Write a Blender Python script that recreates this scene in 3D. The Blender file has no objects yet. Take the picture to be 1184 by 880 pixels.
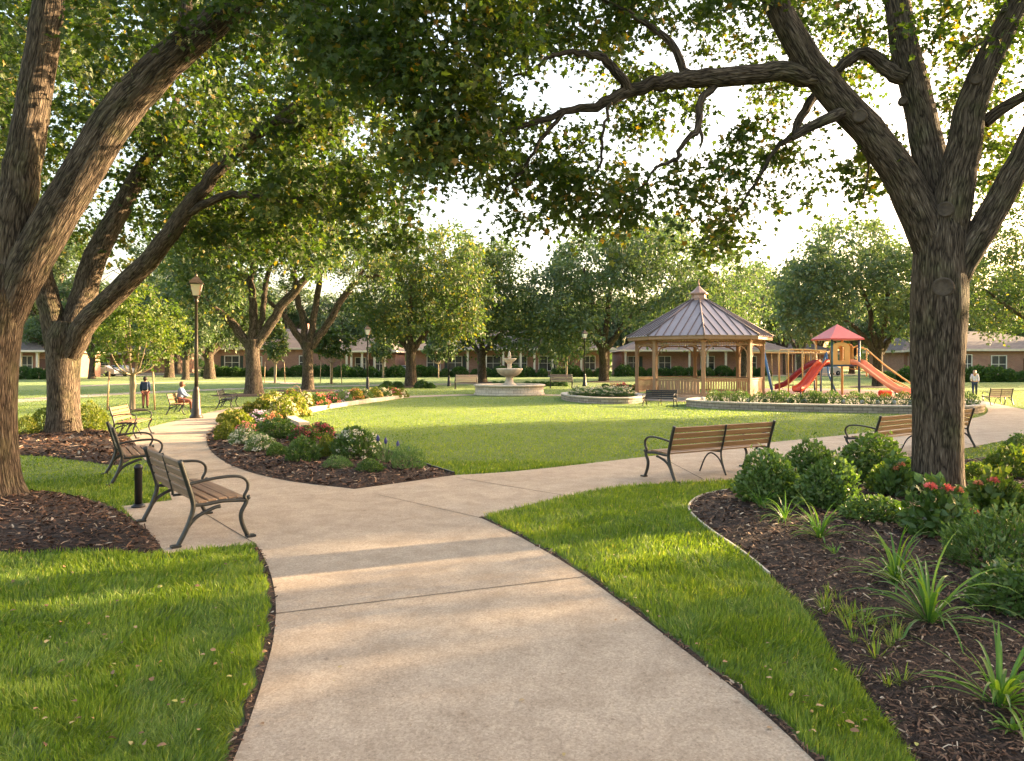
import bpy, math, random
import numpy as np
from mathutils import Vector, Matrix
from mathutils.geometry import delaunay_2d_cdt

R = math.radians
SC = bpy.context.scene
COL = SC.collection
# ------------------------------------------------------------------ camera, sky, sun, exposure
FPX, EYE, HOR, CXP = 850.0, 1.9, 419.0, 592.0      # focal length in photo pixels, eye height, horizon row, centre column
cam = bpy.data.objects.new('camera', bpy.data.cameras.new('camera'))
COL.objects.link(cam)
cam.location = (0, 0, EYE)
cam.rotation_euler = (R(90), 0, 0)
cam.data.sensor_width = 36
cam.data.lens = FPX / 1184 * 36
cam.data.shift_y = (HOR - 440) / 1184
cam.data.clip_start = 0.05
cam.data.clip_end = 3000
SC.camera = cam

SUN_AZ, SUN_EL = R(68), R(15)                      # azimuth clockwise from +Y
world = bpy.data.worlds.new('World'); SC.world = world
world.use_nodes = True
wn = world.node_tree
sky = wn.nodes.new('ShaderNodeTexSky')
sky.sky_type = 'NISHITA'; sky.sun_disc = False
sky.sun_elevation = SUN_EL; sky.sun_rotation = SUN_AZ
sky.air_density = 1.0; sky.dust_density = 4.0; sky.ozone_density = 0.6
bg = wn.nodes['Background']
bg.inputs['Strength'].default_value = 0.15
tn = wn.nodes.new('ShaderNodeMix'); tn.data_type = 'RGBA'; tn.blend_type = 'MULTIPLY'; tn.inputs[0].default_value = 1.0
tn.inputs[7].default_value = (1.0, 0.87, 0.74, 1)          # late light through warm dusty air
wn.links.new(sky.outputs[0], tn.inputs[6]); wn.links.new(tn.outputs[2], bg.inputs['Color'])
sl = bpy.data.lights.new('sun', 'SUN')
sl.energy = 4.4; sl.angle = R(0.6); sl.color = (1.0, 0.72, 0.4)
so = bpy.data.objects.new('sun', sl); COL.objects.link(so)
sd = Vector((math.sin(SUN_AZ) * math.cos(SUN_EL), math.cos(SUN_AZ) * math.cos(SUN_EL), math.sin(SUN_EL)))
so.rotation_euler = (-sd).to_track_quat('-Z', 'Y').to_euler()
so.location = (30, 20, 30)
SC.view_settings.view_transform = 'Standard'
SC.view_settings.look = 'None'
SC.view_settings.gamma = 1
SC.view_settings.use_curve_mapping = False
SC.view_settings.exposure = 2.68
SC.render.engine = 'CYCLES'
cy = SC.cycles
cy.max_bounces = 7; cy.diffuse_bounces = 4; cy.glossy_bounces = 2; cy.transmission_bounces = 4
cy.transparent_max_bounces = 8
cy.caustics_reflective = False; cy.caustics_refractive = False
cy.use_denoising = True

cy.sample_clamp_indirect = 6

# ------------------------------------------------------------------ coordinates
def gp(px, py):                                   # photo pixel on the ground plane -> world x, y
    d = FPX * EYE / (py - HOR)
    return ((px - CXP) / FPX * d, d)

def p3(px, py, d):                                # photo pixel at depth d -> world point
    return Vector(((px - CXP) / FPX * d, d, EYE + (HOR - py) / FPX * d))

def catmull(pts, n=6):
    pts = [tuple(p) for p in pts]
    if len(pts) < 3: return pts
    q = [tuple(2 * a - b for a, b in zip(pts[0], pts[1]))] + pts + [tuple(2 * a - b for a, b in zip(pts[-1], pts[-2]))]
    out = []
    for i in range(1, len(q) - 2):
        p0, p1, p2, p3_ = q[i - 1], q[i], q[i + 1], q[i + 2]
        for k in range(n):
            t = k / n
            out.append(tuple(0.5 * ((2 * b) + (-a + c) * t + (2 * a - 5 * b + 4 * c - e) * t * t + (-a + 3 * b - 3 * c + e) * t ** 3)
                             for a, b, c, e in zip(p0, p1, p2, p3_)))
    out.append(pts[-1])
    return out

def curve(pix, n=5):
    return catmull([gp(*p) for p in pix], n)

# ------------------------------------------------------------------ materials
def new_mat(name):
    m = bpy.data.materials.new(name); m.use_nodes = True
    nt = m.node_tree
    return m, nt, nt.nodes['Principled BSDF']

def N(nt, typ, **kw):
    n = nt.nodes.new(typ)
    for k, v in kw.items():
        if k.startswith('i_'):
            key = k[2:]
            n.inputs[int(key) if key.isdigit() else key].default_value = v
        else:
            setattr(n, k, v)
    return n

def ramp(nt, fac, stops, interp='LINEAR'):
    r = N(nt, 'ShaderNodeValToRGB')
    r.color_ramp.interpolation = interp
    el = r.color_ramp.elements
    while len(el) < len(stops): el.new(0.5)
    for e, (p, c) in zip(el, stops):
        e.position = p; e.color = (*c, 1) if len(c) == 3 else c
    nt.links.new(fac, r.inputs['Fac'])
    return r.outputs['Color']

def coords(nt, kind='Object', scale=(1, 1, 1), rot=(0, 0, 0)):
    t = N(nt, 'ShaderNodeTexCoord')
    m = N(nt, 'ShaderNodeMapping')
    m.inputs['Scale'].default_value = scale; m.inputs['Rotation'].default_value = rot
    nt.links.new(t.outputs[kind], m.inputs['Vector'])
    return m.outputs['Vector']

def noise(nt, vec, scale, detail=4, rough=0.55, dist=0.0):
    n = N(nt, 'ShaderNodeTexNoise', i_Scale=scale, i_Detail=detail, i_Roughness=rough, i_Distortion=dist)
    nt.links.new(vec, n.inputs['Vector'])
    return n.outputs['Fac']

def bump(nt, height, bsdf, strength=0.5, dist=0.01):
    b = N(nt, 'ShaderNodeBump', i_Strength=strength, i_Distance=dist)
    nt.links.new(height, b.inputs['Height'])
    nt.links.new(b.outputs[0], bsdf.inputs['Normal'])
    return b

def mixc(nt, fac, a, b, blend='MIX'):
    m = N(nt, 'ShaderNodeMix', data_type='RGBA', blend_type=blend)
    for s, v in ((0, fac), (6, a), (7, b)):
        if hasattr(v, 'is_linked') or isinstance(v, bpy.types.NodeSocket): nt.links.new(v, m.inputs[s])
        elif s == 0: m.inputs[0].default_value = v
        else: m.inputs[s].default_value = (*v, 1)
    return m.outputs[2]

def math_n(nt, op, a, b=None):
    m = N(nt, 'ShaderNodeMath', operation=op)
    for i, v in enumerate((a, b)):
        if v is None: continue
        if isinstance(v, bpy.types.NodeSocket): nt.links.new(v, m.inputs[i])
        else: m.inputs[i].default_value = v
    return m.outputs[0]

def simple(name, c1, c2=None, rough=0.6, scale=8, metal=0.0, bmp=0.0, bscale=40, kind='Object', stretch=(1, 1, 1), spec=0.5):
    m, nt, b = new_mat(name)
    c2 = c2 or tuple(x * 0.75 for x in c1)
    v = coords(nt, kind, stretch)
    col = ramp(nt, noise(nt, v, scale, 5, 0.6), [(0.3, c2), (0.7, c1)])
    nt.links.new(col, b.inputs['Base Color'])
    b.inputs['Roughness'].default_value = rough
    b.inputs['Metallic'].default_value = metal
    b.inputs['Specular IOR Level'].default_value = spec
    if bmp: bump(nt, noise(nt, v, bscale, 4), b, bmp, 0.01)
    return m

def leaf_mat(name, stops, trans=0.35, tcol=(1.0, 1.15, 0.45), rough=0.5):
    """leaves: colour from the stored tint attribute, thin blades that let light through"""
    m = bpy.data.materials.new(name); m.use_nodes = True
    nt = m.node_tree; nt.nodes.clear()
    out = N(nt, 'ShaderNodeOutputMaterial')
    at = N(nt, 'ShaderNodeAttribute', attribute_name='tint')
    col = ramp(nt, at.outputs['Fac'], stops)
    df = N(nt, 'ShaderNodeBsdfPrincipled', i_Roughness=rough)
    df.inputs['Specular IOR Level'].default_value = 0.35
    nt.links.new(col, df.inputs['Base Color'])
    tr = N(nt, 'ShaderNodeBsdfTranslucent')
    tc = mixc(nt, 1.0, col, tcol, 'MULTIPLY')
    g = N(nt, 'ShaderNodeHueSaturation', i_Value=1.7, i_Saturation=1.05)
    nt.links.new(tc, g.inputs['Color'])
    nt.links.new(g.outputs[0], tr.inputs['Color'])
    mx = N(nt, 'ShaderNodeMixShader', i_0=trans)
    nt.links.new(df.outputs[0], mx.inputs[1]); nt.links.new(tr.outputs[0], mx.inputs[2])
    nt.links.new(mx.outputs[0], out.inputs['Surface'])
    return m

M = {}
def build_materials():
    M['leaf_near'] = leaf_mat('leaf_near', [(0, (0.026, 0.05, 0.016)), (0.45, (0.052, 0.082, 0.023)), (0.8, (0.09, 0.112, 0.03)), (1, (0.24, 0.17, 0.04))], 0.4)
    M['leaf_backlit'] = leaf_mat('leaf_backlit', [(0, (0.034, 0.058, 0.017)), (0.45, (0.068, 0.1, 0.026)), (0.78, (0.12, 0.13, 0.034)), (0.94, (0.19, 0.14, 0.036)), (1, (0.3, 0.17, 0.045))], 0.42)  # yellow and orange stops paint backlight into the right tree's leaves
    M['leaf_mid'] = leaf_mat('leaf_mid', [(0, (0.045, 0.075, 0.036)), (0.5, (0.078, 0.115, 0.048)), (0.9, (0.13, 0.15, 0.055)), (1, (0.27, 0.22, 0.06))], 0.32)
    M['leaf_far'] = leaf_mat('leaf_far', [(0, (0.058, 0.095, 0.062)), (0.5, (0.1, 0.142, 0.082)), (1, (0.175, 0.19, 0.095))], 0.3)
    M['leaf_young'] = leaf_mat('leaf_young', [(0, (0.06, 0.1, 0.028)), (0.5, (0.1, 0.145, 0.036)), (1, (0.24, 0.23, 0.05))], 0.38)
    M['leaf_hedge'] = leaf_mat('leaf_hedge', [(0, (0.03, 0.07, 0.022)), (0.6, (0.055, 0.11, 0.03)), (1, (0.1, 0.16, 0.04))], 0.25)
    M['leaf_box'] = leaf_mat('leaf_box', [(0, (0.045, 0.085, 0.026)), (0.6, (0.095, 0.155, 0.045)), (1, (0.2, 0.25, 0.09))], 0.25, rough=0.35)
    M['leaf_sunlit_gold'] = leaf_mat('leaf_sunlit_gold', [(0, (0.08, 0.115, 0.025)), (0.6, (0.16, 0.18, 0.04)), (1, (0.3, 0.26, 0.06))], 0.35)  # yellow green foliage with the sun's yellow mixed into its colour
    M['leaf_grey'] = leaf_mat('leaf_grey', [(0, (0.07, 0.12, 0.06)), (0.6, (0.12, 0.19, 0.08)), (1, (0.2, 0.27, 0.13))], 0.3)
    M['blade'] = leaf_mat('blade', [(0, (0.08, 0.14, 0.026)), (0.5, (0.17, 0.255, 0.048)), (0.85, (0.28, 0.335, 0.07)), (0.95, (0.33, 0.32, 0.1)), (1, (0.45, 0.36, 0.2))], 0.4, (1.1, 1.05, 0.4), 0.45)
    M['strap'] = leaf_mat('strap', [(0, (0.05, 0.12, 0.03)), (0.5, (0.1, 0.2, 0.04)), (1, (0.26, 0.34, 0.06))], 0.35, (1, 1.1, .5), 0.35)
    for n, c in dict(white=(0.75, 0.72, 0.62), yellow=(0.72, 0.58, 0.2), cream=(0.78, 0.7, 0.48), pink=(0.75, 0.22, 0.25), red=(0.42, 0.1, 0.12),
                     orange=(0.75, 0.33, 0.18), coral=(0.85, 0.24, 0.2), blue=(0.12, 0.12, 0.36), lilac=(0.55, 0.45, 0.6)).items():
        M['petal_' + n] = leaf_mat('petal_' + n, [(0, tuple(x * 0.7 for x in c)), (1, c)], 0.3, (1, 1, 1))

    # mulch chips
    m, nt, b = new_mat('mulch_chip')
    at = N(nt, 'ShaderNodeAttribute', attribute_name='tint')
    nt.links.new(ramp(nt, at.outputs['Fac'], [(0, (0.022, 0.011, 0.007)), (0.5, (0.078, 0.038, 0.022)), (0.82, (0.17, 0.085, 0.048)), (0.93, (0.34, 0.22, 0.14)), (1, (0.55, 0.42, 0.3))]), b.inputs['Base Color'])
    b.inputs['Roughness'].default_value = 0.8
    M['chip'] = m
    m, nt, b = new_mat('mulch_soil')
    v = coords(nt)
    f = noise(nt, v, 30, 6, 0.7)
    nt.links.new(ramp(nt, f, [(0.35, (0.014, 0.008, 0.006)), (0.55, (0.045, 0.024, 0.016)), (0.72, (0.11, 0.06, 0.04))]), b.inputs['Base Color'])
    b.inputs['Roughness'].default_value = 0.95
    bump(nt, f, b, 1.0, 0.03)
    M['mulch'] = m

    # concrete walk
    m, nt, b = new_mat('concrete')
    v = coords(nt)
    big = noise(nt, v, 0.35, 4, 0.6)
    mid = noise(nt, v, 3.0, 5, 0.65, 0.4)
    fine = noise(nt, v, 80, 5, 0.85)
    base = ramp(nt, big, [(0.3, (0.425, 0.34, 0.262)), (0.7, (0.51, 0.425, 0.335))])
    st = ramp(nt, mid, [(0.3, (0.66, 0.63, 0.6)), (0.62, (1, 1, 1))])
    c = mixc(nt, 0.75, base, st, 'MULTIPLY')
    sp = ramp(nt, fine, [(0.34, (0.42, 0.38, 0.34)), (0.47, (0.95, 0.95, 0.95)), (0.56, (1, 1, 1)), (0.68, (1.4, 1.36, 1.3))])
    c = mixc(nt, 0.75, c, sp, 'MULTIPLY')
    vo = N(nt, 'ShaderNodeTexVoronoi', i_Scale=75.0); nt.links.new(v, vo.inputs['Vector'])
    agg = ramp(nt, vo.outputs['Color'], [(0.1, (0.66, 0.62, 0.58)), (0.9, (1.2, 1.18, 1.15))])
    c = mixc(nt, 0.6, c, agg, 'MULTIPLY')
    spots = ramp(nt, noise(nt, v, 14, 2, 0.5), [(0.24, (0.62, 0.58, 0.54)), (0.31, (1, 1, 1))])
    c = mixc(nt, 0.8, c, spots, 'MULTIPLY')
    nt.links.new(c, b.inputs['Base Color'])
    b.inputs['Roughness'].default_value = 0.85
    hm = math_n(nt, 'ADD', fine, math_n(nt, 'MULTIPLY', mid, 0.6))
    bump(nt, hm, b, 0.8, 0.006)
    M['concrete'] = m
    M['joint'] = simple('joint', (0.07, 0.055, 0.045), rough=0.95)

    # lawn sheet
    m, nt, b = new_mat('lawn')
    v = coords(nt)
    a = noise(nt, v, 0.12, 4, 0.6)
    bb = noise(nt, v, 1.4, 5, 0.7)
    ff = noise(nt, v, 55, 4, 0.8)
    c = ramp(nt, bb, [(0.3, (0.13, 0.2, 0.042)), (0.7, (0.18, 0.255, 0.055))])
    c2 = ramp(nt, a, [(0.35, (0.8, 0.9, 0.8)), (0.65, (1.15, 1.08, 1.0))])
    c = mixc(nt, 1.0, c, c2, 'MULTIPLY')
    c = mixc(nt, 0.8, c, ramp(nt, ff, [(0.3, (0.45, 0.5, 0.45)), (0.6, (1.15, 1.15, 1.1))]), 'MULTIPLY')
    vm = coords(nt, 'Object', (1, 1, 1), (0, 0, R(20)))
    wv = N(nt, 'ShaderNodeTexWave', i_Scale=0.22, i_Distortion=1.2); nt.links.new(vm, wv.inputs['Vector'])
    c = mixc(nt, 0.35, c, ramp(nt, wv.outputs['Fac'], [(0.3, (0.85, 0.87, 0.85)), (0.7, (1.1, 1.08, 1.05))]), 'MULTIPLY')
    nt.links.new(c, b.inputs['Base Color'])
    b.inputs['Roughness'].default_value = 0.9
    b.inputs['Specular IOR Level'].default_value = 0.15
    b.inputs['Sheen Weight'].default_value = 0.15
    bump(nt, ff, b, 1.0, 0.06)
    M['lawn'] = m

    # bark: grooves running along the limb, from coordinates stored along each branch
    for nm, c0, c1, c2 in (('bark', (0.018, 0.013, 0.01), (0.125, 0.094, 0.069), (0.28, 0.22, 0.165)),):
        m, nt, b = new_mat(nm)
        at = N(nt, 'ShaderNodeAttribute', attribute_name='bco')
        mp = N(nt, 'ShaderNodeMapping'); mp.inputs['Scale'].default_value = (1, 1, 0.15)
        nt.links.new(at.outputs['Vector'], mp.inputs['Vector'])
        nd = N(nt, 'ShaderNodeTexNoise', i_Scale=9.0, i_Detail=4.0); nt.links.new(mp.outputs[0], nd.inputs['Vector'])
        sc_ = N(nt, 'ShaderNodeVectorMath', operation='SCALE'); sc_.inputs['Scale'].default_value = 0.09
        nt.links.new(nd.outputs['Color'], sc_.inputs[0])
        ad = N(nt, 'ShaderNodeVectorMath', operation='ADD')
        nt.links.new(mp.outputs[0], ad.inputs[0]); nt.links.new(sc_.outputs[0], ad.inputs[1])
        vo = N(nt, 'ShaderNodeTexVoronoi', feature='DISTANCE_TO_EDGE', i_Scale=34.0)
        nt.links.new(ad.outputs[0], vo.inputs['Vector'])
        rn = noise(nt, mp.outputs[0], 15.0, 3, 0.5, 0.5)
        rn = ramp(nt, math_n(nt, 'ABSOLUTE', math_n(nt, 'SUBTRACT', rn, 0.5)), [(0.0, (0, 0, 0)), (0.05, (0.5, 0.5, 0.5)), (0.13, (1, 1, 1))])
        rid = ramp(nt, vo.outputs['Distance'], [(0.0, (0, 0, 0)), (0.13, (0.25, 0.25, 0.25)), (0.3, (0.85, 0.85, 0.85)), (0.5, (1, 1, 1))])
        fine = noise(nt, mp.outputs[0], 60, 5, 0.7)
        patch = noise(nt, at.outputs['Vector'], 2.2, 3, 0.6)
        h = math_n(nt, 'ADD', math_n(nt, 'ADD', math_n(nt, 'MULTIPLY', rid, 0.55), math_n(nt, 'MULTIPLY', rn, 0.45)), math_n(nt, 'MULTIPLY', fine, 0.5))
        col = ramp(nt, math_n(nt, 'MULTIPLY', h, 0.66), [(0.18, c0), (0.5, c1), (0.9, c2)])
        moss = ramp(nt, patch, [(0.5, (1, 1, 1)), (0.72, (0.72, 0.9, 0.62))])
        col = mixc(nt, 0.8, col, moss, 'MULTIPLY')
        nt.links.new(col, b.inputs['Base Color'])
        b.inputs['Roughness'].default_value = 0.9
        b.inputs['Specular IOR Level'].default_value = 0.2
        bump(nt, h, b, 1.0, 0.035)
        M[nm] = m
    M['bark_far'] = simple('bark_far', (0.2, 0.15, 0.11), (0.09, 0.065, 0.05), 0.95, 6, bmp=0.8, bscale=20, stretch=(1, 1, 0.2))
    M['bark_pale'] = simple('bark_pale', (0.42, 0.33, 0.22), (0.25, 0.18, 0.12), 0.9, 10, stretch=(1, 1, 0.3))
    M['scar'] = simple('scar', (0.12, 0.09, 0.064), (0.05, 0.036, 0.027), 0.9, 14, bmp=0.6)

    # timber of benches
    def timber(nm, c1, c2, ax=0):
        st = [22, 22, 22]; st[ax] = 1.2
        m, nt, b = new_mat(nm)
        v = coords(nt, 'Object', tuple(st))
        f = noise(nt, v, 1.6, 6, 0.65, 0.6)
        c = ramp(nt, f, [(0.28, c2), (0.55, c1), (0.8, tuple(min(1, x * 1.3) for x in c1))])
        nt.links.new(c, b.inputs['Base Color'])
        b.inputs['Roughness'].default_value = 0.55
        bump(nt, f, b, 0.3, 0.004)
        return m
    M['slat_grey'] = timber('slat_grey', (0.25, 0.165, 0.11), (0.12, 0.075, 0.05))
    M['slat_warm'] = timber('slat_warm', (0.25, 0.145, 0.075), (0.15, 0.08, 0.042))
    M['slat_pale'] = timber('slat_pale', (0.55, 0.38, 0.26), (0.4, 0.26, 0.17))
    M['gazebo_wood'] = timber('gazebo_wood', (0.33, 0.2, 0.11), (0.22, 0.13, 0.07), 2)
    M['stake'] = timber('stake', (0.5, 0.33, 0.18), (0.3, 0.19, 0.1), 2)
    M['iron'] = simple('iron', (0.05, 0.05, 0.048), (0.03, 0.03, 0.03), 0.42, 30, 0.4, 0.25, 120)
    M['iron_black'] = simple('iron_black', (0.022, 0.022, 0.025), (0.014, 0.014, 0.016), 0.4, 30, 0.3)
    M['lamp_metal'] = simple('lamp_metal', (0.06, 0.048, 0.04), (0.035, 0.028, 0.024), 0.45, 12, 0.5, 0.15, 60)
    M['lamp_cap'] = simple('lamp_cap', (0.15, 0.11, 0.085), (0.09, 0.065, 0.05), 0.5, 12, 0.5)
    m, nt, b = new_mat('lamp_glass')
    b.inputs['Base Color'].default_value = (0.85, 0.8, 0.68, 1); b.inputs['Roughness'].default_value = 0.35
    b.inputs['Subsurface Weight'].default_value = 0.3
    M['lamp_glass'] = m

    # brick
    for nm, ca, cb, mo in (('brick', (0.27, 0.1, 0.07), (0.37, 0.16, 0.11), (0.42, 0.36, 0.3)),):
        m, nt, b = new_mat(nm)
        t = N(nt, 'ShaderNodeTexCoord'); sp = N(nt, 'ShaderNodeSeparateXYZ'); nt.links.new(t.outputs['Object'], sp.inputs[0])
        cb_ = N(nt, 'ShaderNodeCombineXYZ')
        nt.links.new(math_n(nt, 'ADD', sp.outputs[0], sp.outputs[1]), cb_.inputs[0]); nt.links.new(sp.outputs[2], cb_.inputs[1])
        bt = N(nt, 'ShaderNodeTexBrick', i_Scale=1.0)
        bt.inputs['Color1'].default_value = (*ca, 1); bt.inputs['Color2'].default_value = (*cb, 1); bt.inputs['Mortar'].default_value = (*mo, 1)
        bt.inputs['Mortar Size'].default_value = 0.012; bt.inputs['Brick Width'].default_value = 0.26; bt.inputs['Row Height'].default_value = 0.09
        nt.links.new(cb_.outputs[0], bt.inputs['Vector'])
        c = mixc(nt, 0.6, bt.outputs['Color'], ramp(nt, noise(nt, t.outputs['Object'], 0.9, 4), [(0.3, (0.75, 0.75, 0.75)), (0.7, (1.2, 1.15, 1.1))]), 'MULTIPLY')
        nt.links.new(c, b.inputs['Base Color']); b.inputs['Roughness'].default_value = 0.9
        bump(nt, bt.outputs['Fac'], b, -0.3, 0.01)
        M[nm] = m
    m, nt, b = new_mat('shingle')
    v = coords(nt)
    bt = N(nt, 'ShaderNodeTexBrick', i_Scale=1.0)
    bt.inputs['Color1'].default_value = (0.14, 0.118, 0.108, 1); bt.inputs['Color2'].default_value = (0.2, 0.165, 0.148, 1); bt.inputs['Mortar'].default_value = (0.09, 0.07, 0.07, 1)
    bt.inputs['Mortar Size'].default_value = 0.02; bt.inputs['Brick Width'].default_value = 0.5; bt.inputs['Row Height'].default_value = 0.22
    nt.links.new(v, bt.inputs['Vector'])
    c = mixc(nt, 0.7, bt.outputs['Color'], ramp(nt, noise(nt, v, 0.8, 6, 0.7), [(0.3, (0.75, 0.75, 0.78)), (0.7, (1.2, 1.15, 1.12))]), 'MULTIPLY')
    nt.links.new(c, b.inputs['Base Color']); b.inputs['Roughness'].default_value = 0.92
    M['shingle'] = m
    # stone masonry of curbs and planters: rotates with the object, coursed
    for nm, c1, c2, bw, rh in (('stone', (0.42, 0.36, 0.3), (0.27, 0.225, 0.185), 0.34, 0.115), ('stone_pale', (0.62, 0.54, 0.43), (0.46, 0.39, 0.3), 0.42, 0.2)):
        m, nt, b = new_mat(nm)
        at = N(nt, 'ShaderNodeAttribute', attribute_name='wall')
        bt = N(nt, 'ShaderNodeTexBrick', i_Scale=1.0)
        bt.inputs['Color1'].default_value = (*c1, 1); bt.inputs['Color2'].default_value = (*c2, 1); bt.inputs['Mortar'].default_value = (*(x * 0.45 for x in c2), 1)
        bt.inputs['Mortar Size'].default_value = 0.009; bt.inputs['Brick Width'].default_value = bw; bt.inputs['Row Height'].default_value = rh
        nt.links.new(at.outputs['Vector'], bt.inputs['Vector'])
        v = coords(nt)
        f = noise(nt, v, 9, 5, 0.7)
        c = mixc(nt, 0.8, bt.outputs['Color'], ramp(nt, f, [(0.3, (0.7, 0.7, 0.7)), (0.7, (1.2, 1.2, 1.2))]), 'MULTIPLY')
        nt.links.new(c, b.inputs['Base Color']); b.inputs['Roughness'].default_value = 0.9
        bump(nt, math_n(nt, 'SUBTRACT', f, bt.outputs['Fac']), b, 0.6, 0.015)
        M[nm] = m
    M['cap_stone'] = simple('cap_stone', (0.6, 0.53, 0.44), (0.43, 0.37, 0.3), 0.85, 5, bmp=0.4)
    M['fountain_stone'] = simple('fountain_stone', (0.66, 0.57, 0.45), (0.43, 0.36, 0.28), 0.85, 5, bmp=0.4, bscale=25)
    m, nt, b = new_mat('water'); b.inputs['Base Color'].default_value = (0.1, 0.14, 0.12, 1); b.inputs['Roughness'].default_value = 0.05
    bump(nt, noise(nt, coords(nt), 12, 2), b, 0.3, 0.02); M['water'] = m
    M['edging'] = simple('edging', (0.03, 0.028, 0.026), rough=0.5)
    M['rubber'] = simple('rubber', (0.42, 0.23, 0.2), (0.3, 0.16, 0.14), 0.95, 4, bmp=0.4)
    M['white_stone'] = simple('white_stone', (0.6, 0.57, 0.52), (0.42, 0.39, 0.35), 0.9, 9)
    M['gravel'] = simple('gravel', (0.42, 0.37, 0.32), (0.2, 0.16, 0.13), 0.95, 14, bmp=0.8)
    M['trim'] = simple('trim', (0.72, 0.64, 0.5), (0.62, 0.54, 0.42), 0.6, 3)
    M['window_frame'] = simple('window_frame', (0.78, 0.76, 0.7), (0.7, 0.68, 0.62), 0.5, 3)
    M['shutter'] = simple('shutter', (0.03, 0.05, 0.045), rough=0.5)
    M['door'] = simple('door', (0.13, 0.05, 0.035), rough=0.5)
    M['curtain'] = simple('curtain', (0.5, 0.48, 0.42), (0.3, 0.28, 0.25), 0.9, 3, stretch=(6, 6, 0.3))
    m, nt, b = new_mat('pane'); b.inputs['Roughness'].default_value = 0.08
    nt.links.new(ramp(nt, noise(nt, coords(nt), 0.6, 2), [(0.35, (0.03, 0.04, 0.045)), (0.65, (0.09, 0.1, 0.1))]), b.inputs['Base Color']); M['pane'] = m
    M['roof_metal'] = simple('roof_metal', (0.36, 0.3, 0.3), (0.3, 0.25, 0.25), 0.4, 1.5, 0.5)
    M['roof_seam'] = simple('roof_seam', (0.2, 0.155, 0.15), rough=0.45, metal=0.5)
    M['copper'] = simple('copper', (0.42, 0.26, 0.2), (0.3, 0.19, 0.15), 0.45, 2, 0.6)
    for n, c in dict(play_red=(0.75, 0.075, 0.02), play_pink=(0.8, 0.3, 0.15), play_roof=(0.66, 0.11, 0.1), play_yellow=(0.75, 0.45, 0.15), play_blue=(0.03, 0.09, 0.17),
                     play_green=(0.03, 0.09, 0.08), play_maroon=(0.3, 0.03, 0.03), play_bar=(0.78, 0.5, 0.18), swing_blue=(0.06, 0.16, 0.3)).items():
        M[n] = simple(n, c, tuple(x * 0.85 for x in c), 0.35, 3)
    M['skin'] = simple('skin', (0.55, 0.3, 0.2), (0.5, 0.27, 0.18), 0.55, 6)
    M['hair_dark'] = simple('hair_dark', (0.03, 0.018, 0.012), rough=0.6)
    M['hair_red'] = simple('hair_red', (0.16, 0.06, 0.03), rough=0.6)
    M['hair_blond'] = simple('hair_blond', (0.55, 0.33, 0.2), rough=0.6)
    M['cloth_blue'] = simple('cloth_blue', (0.2, 0.26, 0.38), (0.14, 0.19, 0.28), 0.9, 12)
    M['cloth_navy'] = simple('cloth_navy', (0.02, 0.04, 0.1), rough=0.9)
    M['cloth_rust'] = simple('cloth_rust', (0.35, 0.13, 0.09), (0.12, 0.05, 0.05), 0.9, 25)
    M['cloth_white'] = simple('cloth_white', (0.75, 0.72, 0.76), (0.5, 0.48, 0.56), 0.9, 20)
    M['denim'] = simple('denim', (0.04, 0.06, 0.11), rough=0.9)
    M['car_white'] = simple('car_white', (0.75, 0.76, 0.78), (0.7, 0.71, 0.73), 0.25, 1)
    M['car_silver'] = simple('car_silver', (0.45, 0.47, 0.5), (0.42, 0.44, 0.47), 0.3, 1, 0.5)
    M['tyre'] = simple('tyre', (0.02, 0.02, 0.02), rough=0.9)
    M['asphalt'] = simple('asphalt', (0.06, 0.058, 0.055), (0.045, 0.043, 0.04), 0.95, 10)
    m, nt, b = new_mat('fallen_leaf')
    oi = N(nt, 'ShaderNodeObjectInfo')
    nt.links.new(ramp(nt, oi.outputs['Random'], [(0, (0.16, 0.08, 0.04)), (0.5, (0.3, 0.17, 0.08)), (0.85, (0.42, 0.29, 0.15)), (1, (0.34, 0.32, 0.07))]), b.inputs['Base Color'])
    b.inputs['Roughness'].default_value = 0.7
    M['fallen_leaf'] = m
build_materials()

# ------------------------------------------------------------------ object helpers
def tag(o, label=None, cat=None, group=None, kind=None):
    if label: o['label'] = label
    if cat: o['category'] = cat
    if group: o['group'] = group
    if kind: o['kind'] = kind
    return o

def empty(name, loc=(0, 0, 0), rz=0.0, label=None, cat=None, group=None):
    o = bpy.data.objects.new(name, None); COL.objects.link(o)
    o.location = loc; o.rotation_euler = (0, 0, rz); o.empty_display_size = 0.2
    return tag(o, label, cat, group)

def link(name, me, mat=None, parent=None, loc=None, rz=None, scale=None):
    o = bpy.data.objects.new(name, me); COL.objects.link(o)
    if mat and not me.materials: me.materials.append(mat)
    if parent: o.parent = parent
    if loc is not None: o.location = loc
    if rz is not None: o.rotation_euler = (0, 0, rz)
    if scale is not None: o.scale = scale if hasattr(scale, '__len__') else (scale,) * 3
    return o

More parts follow.
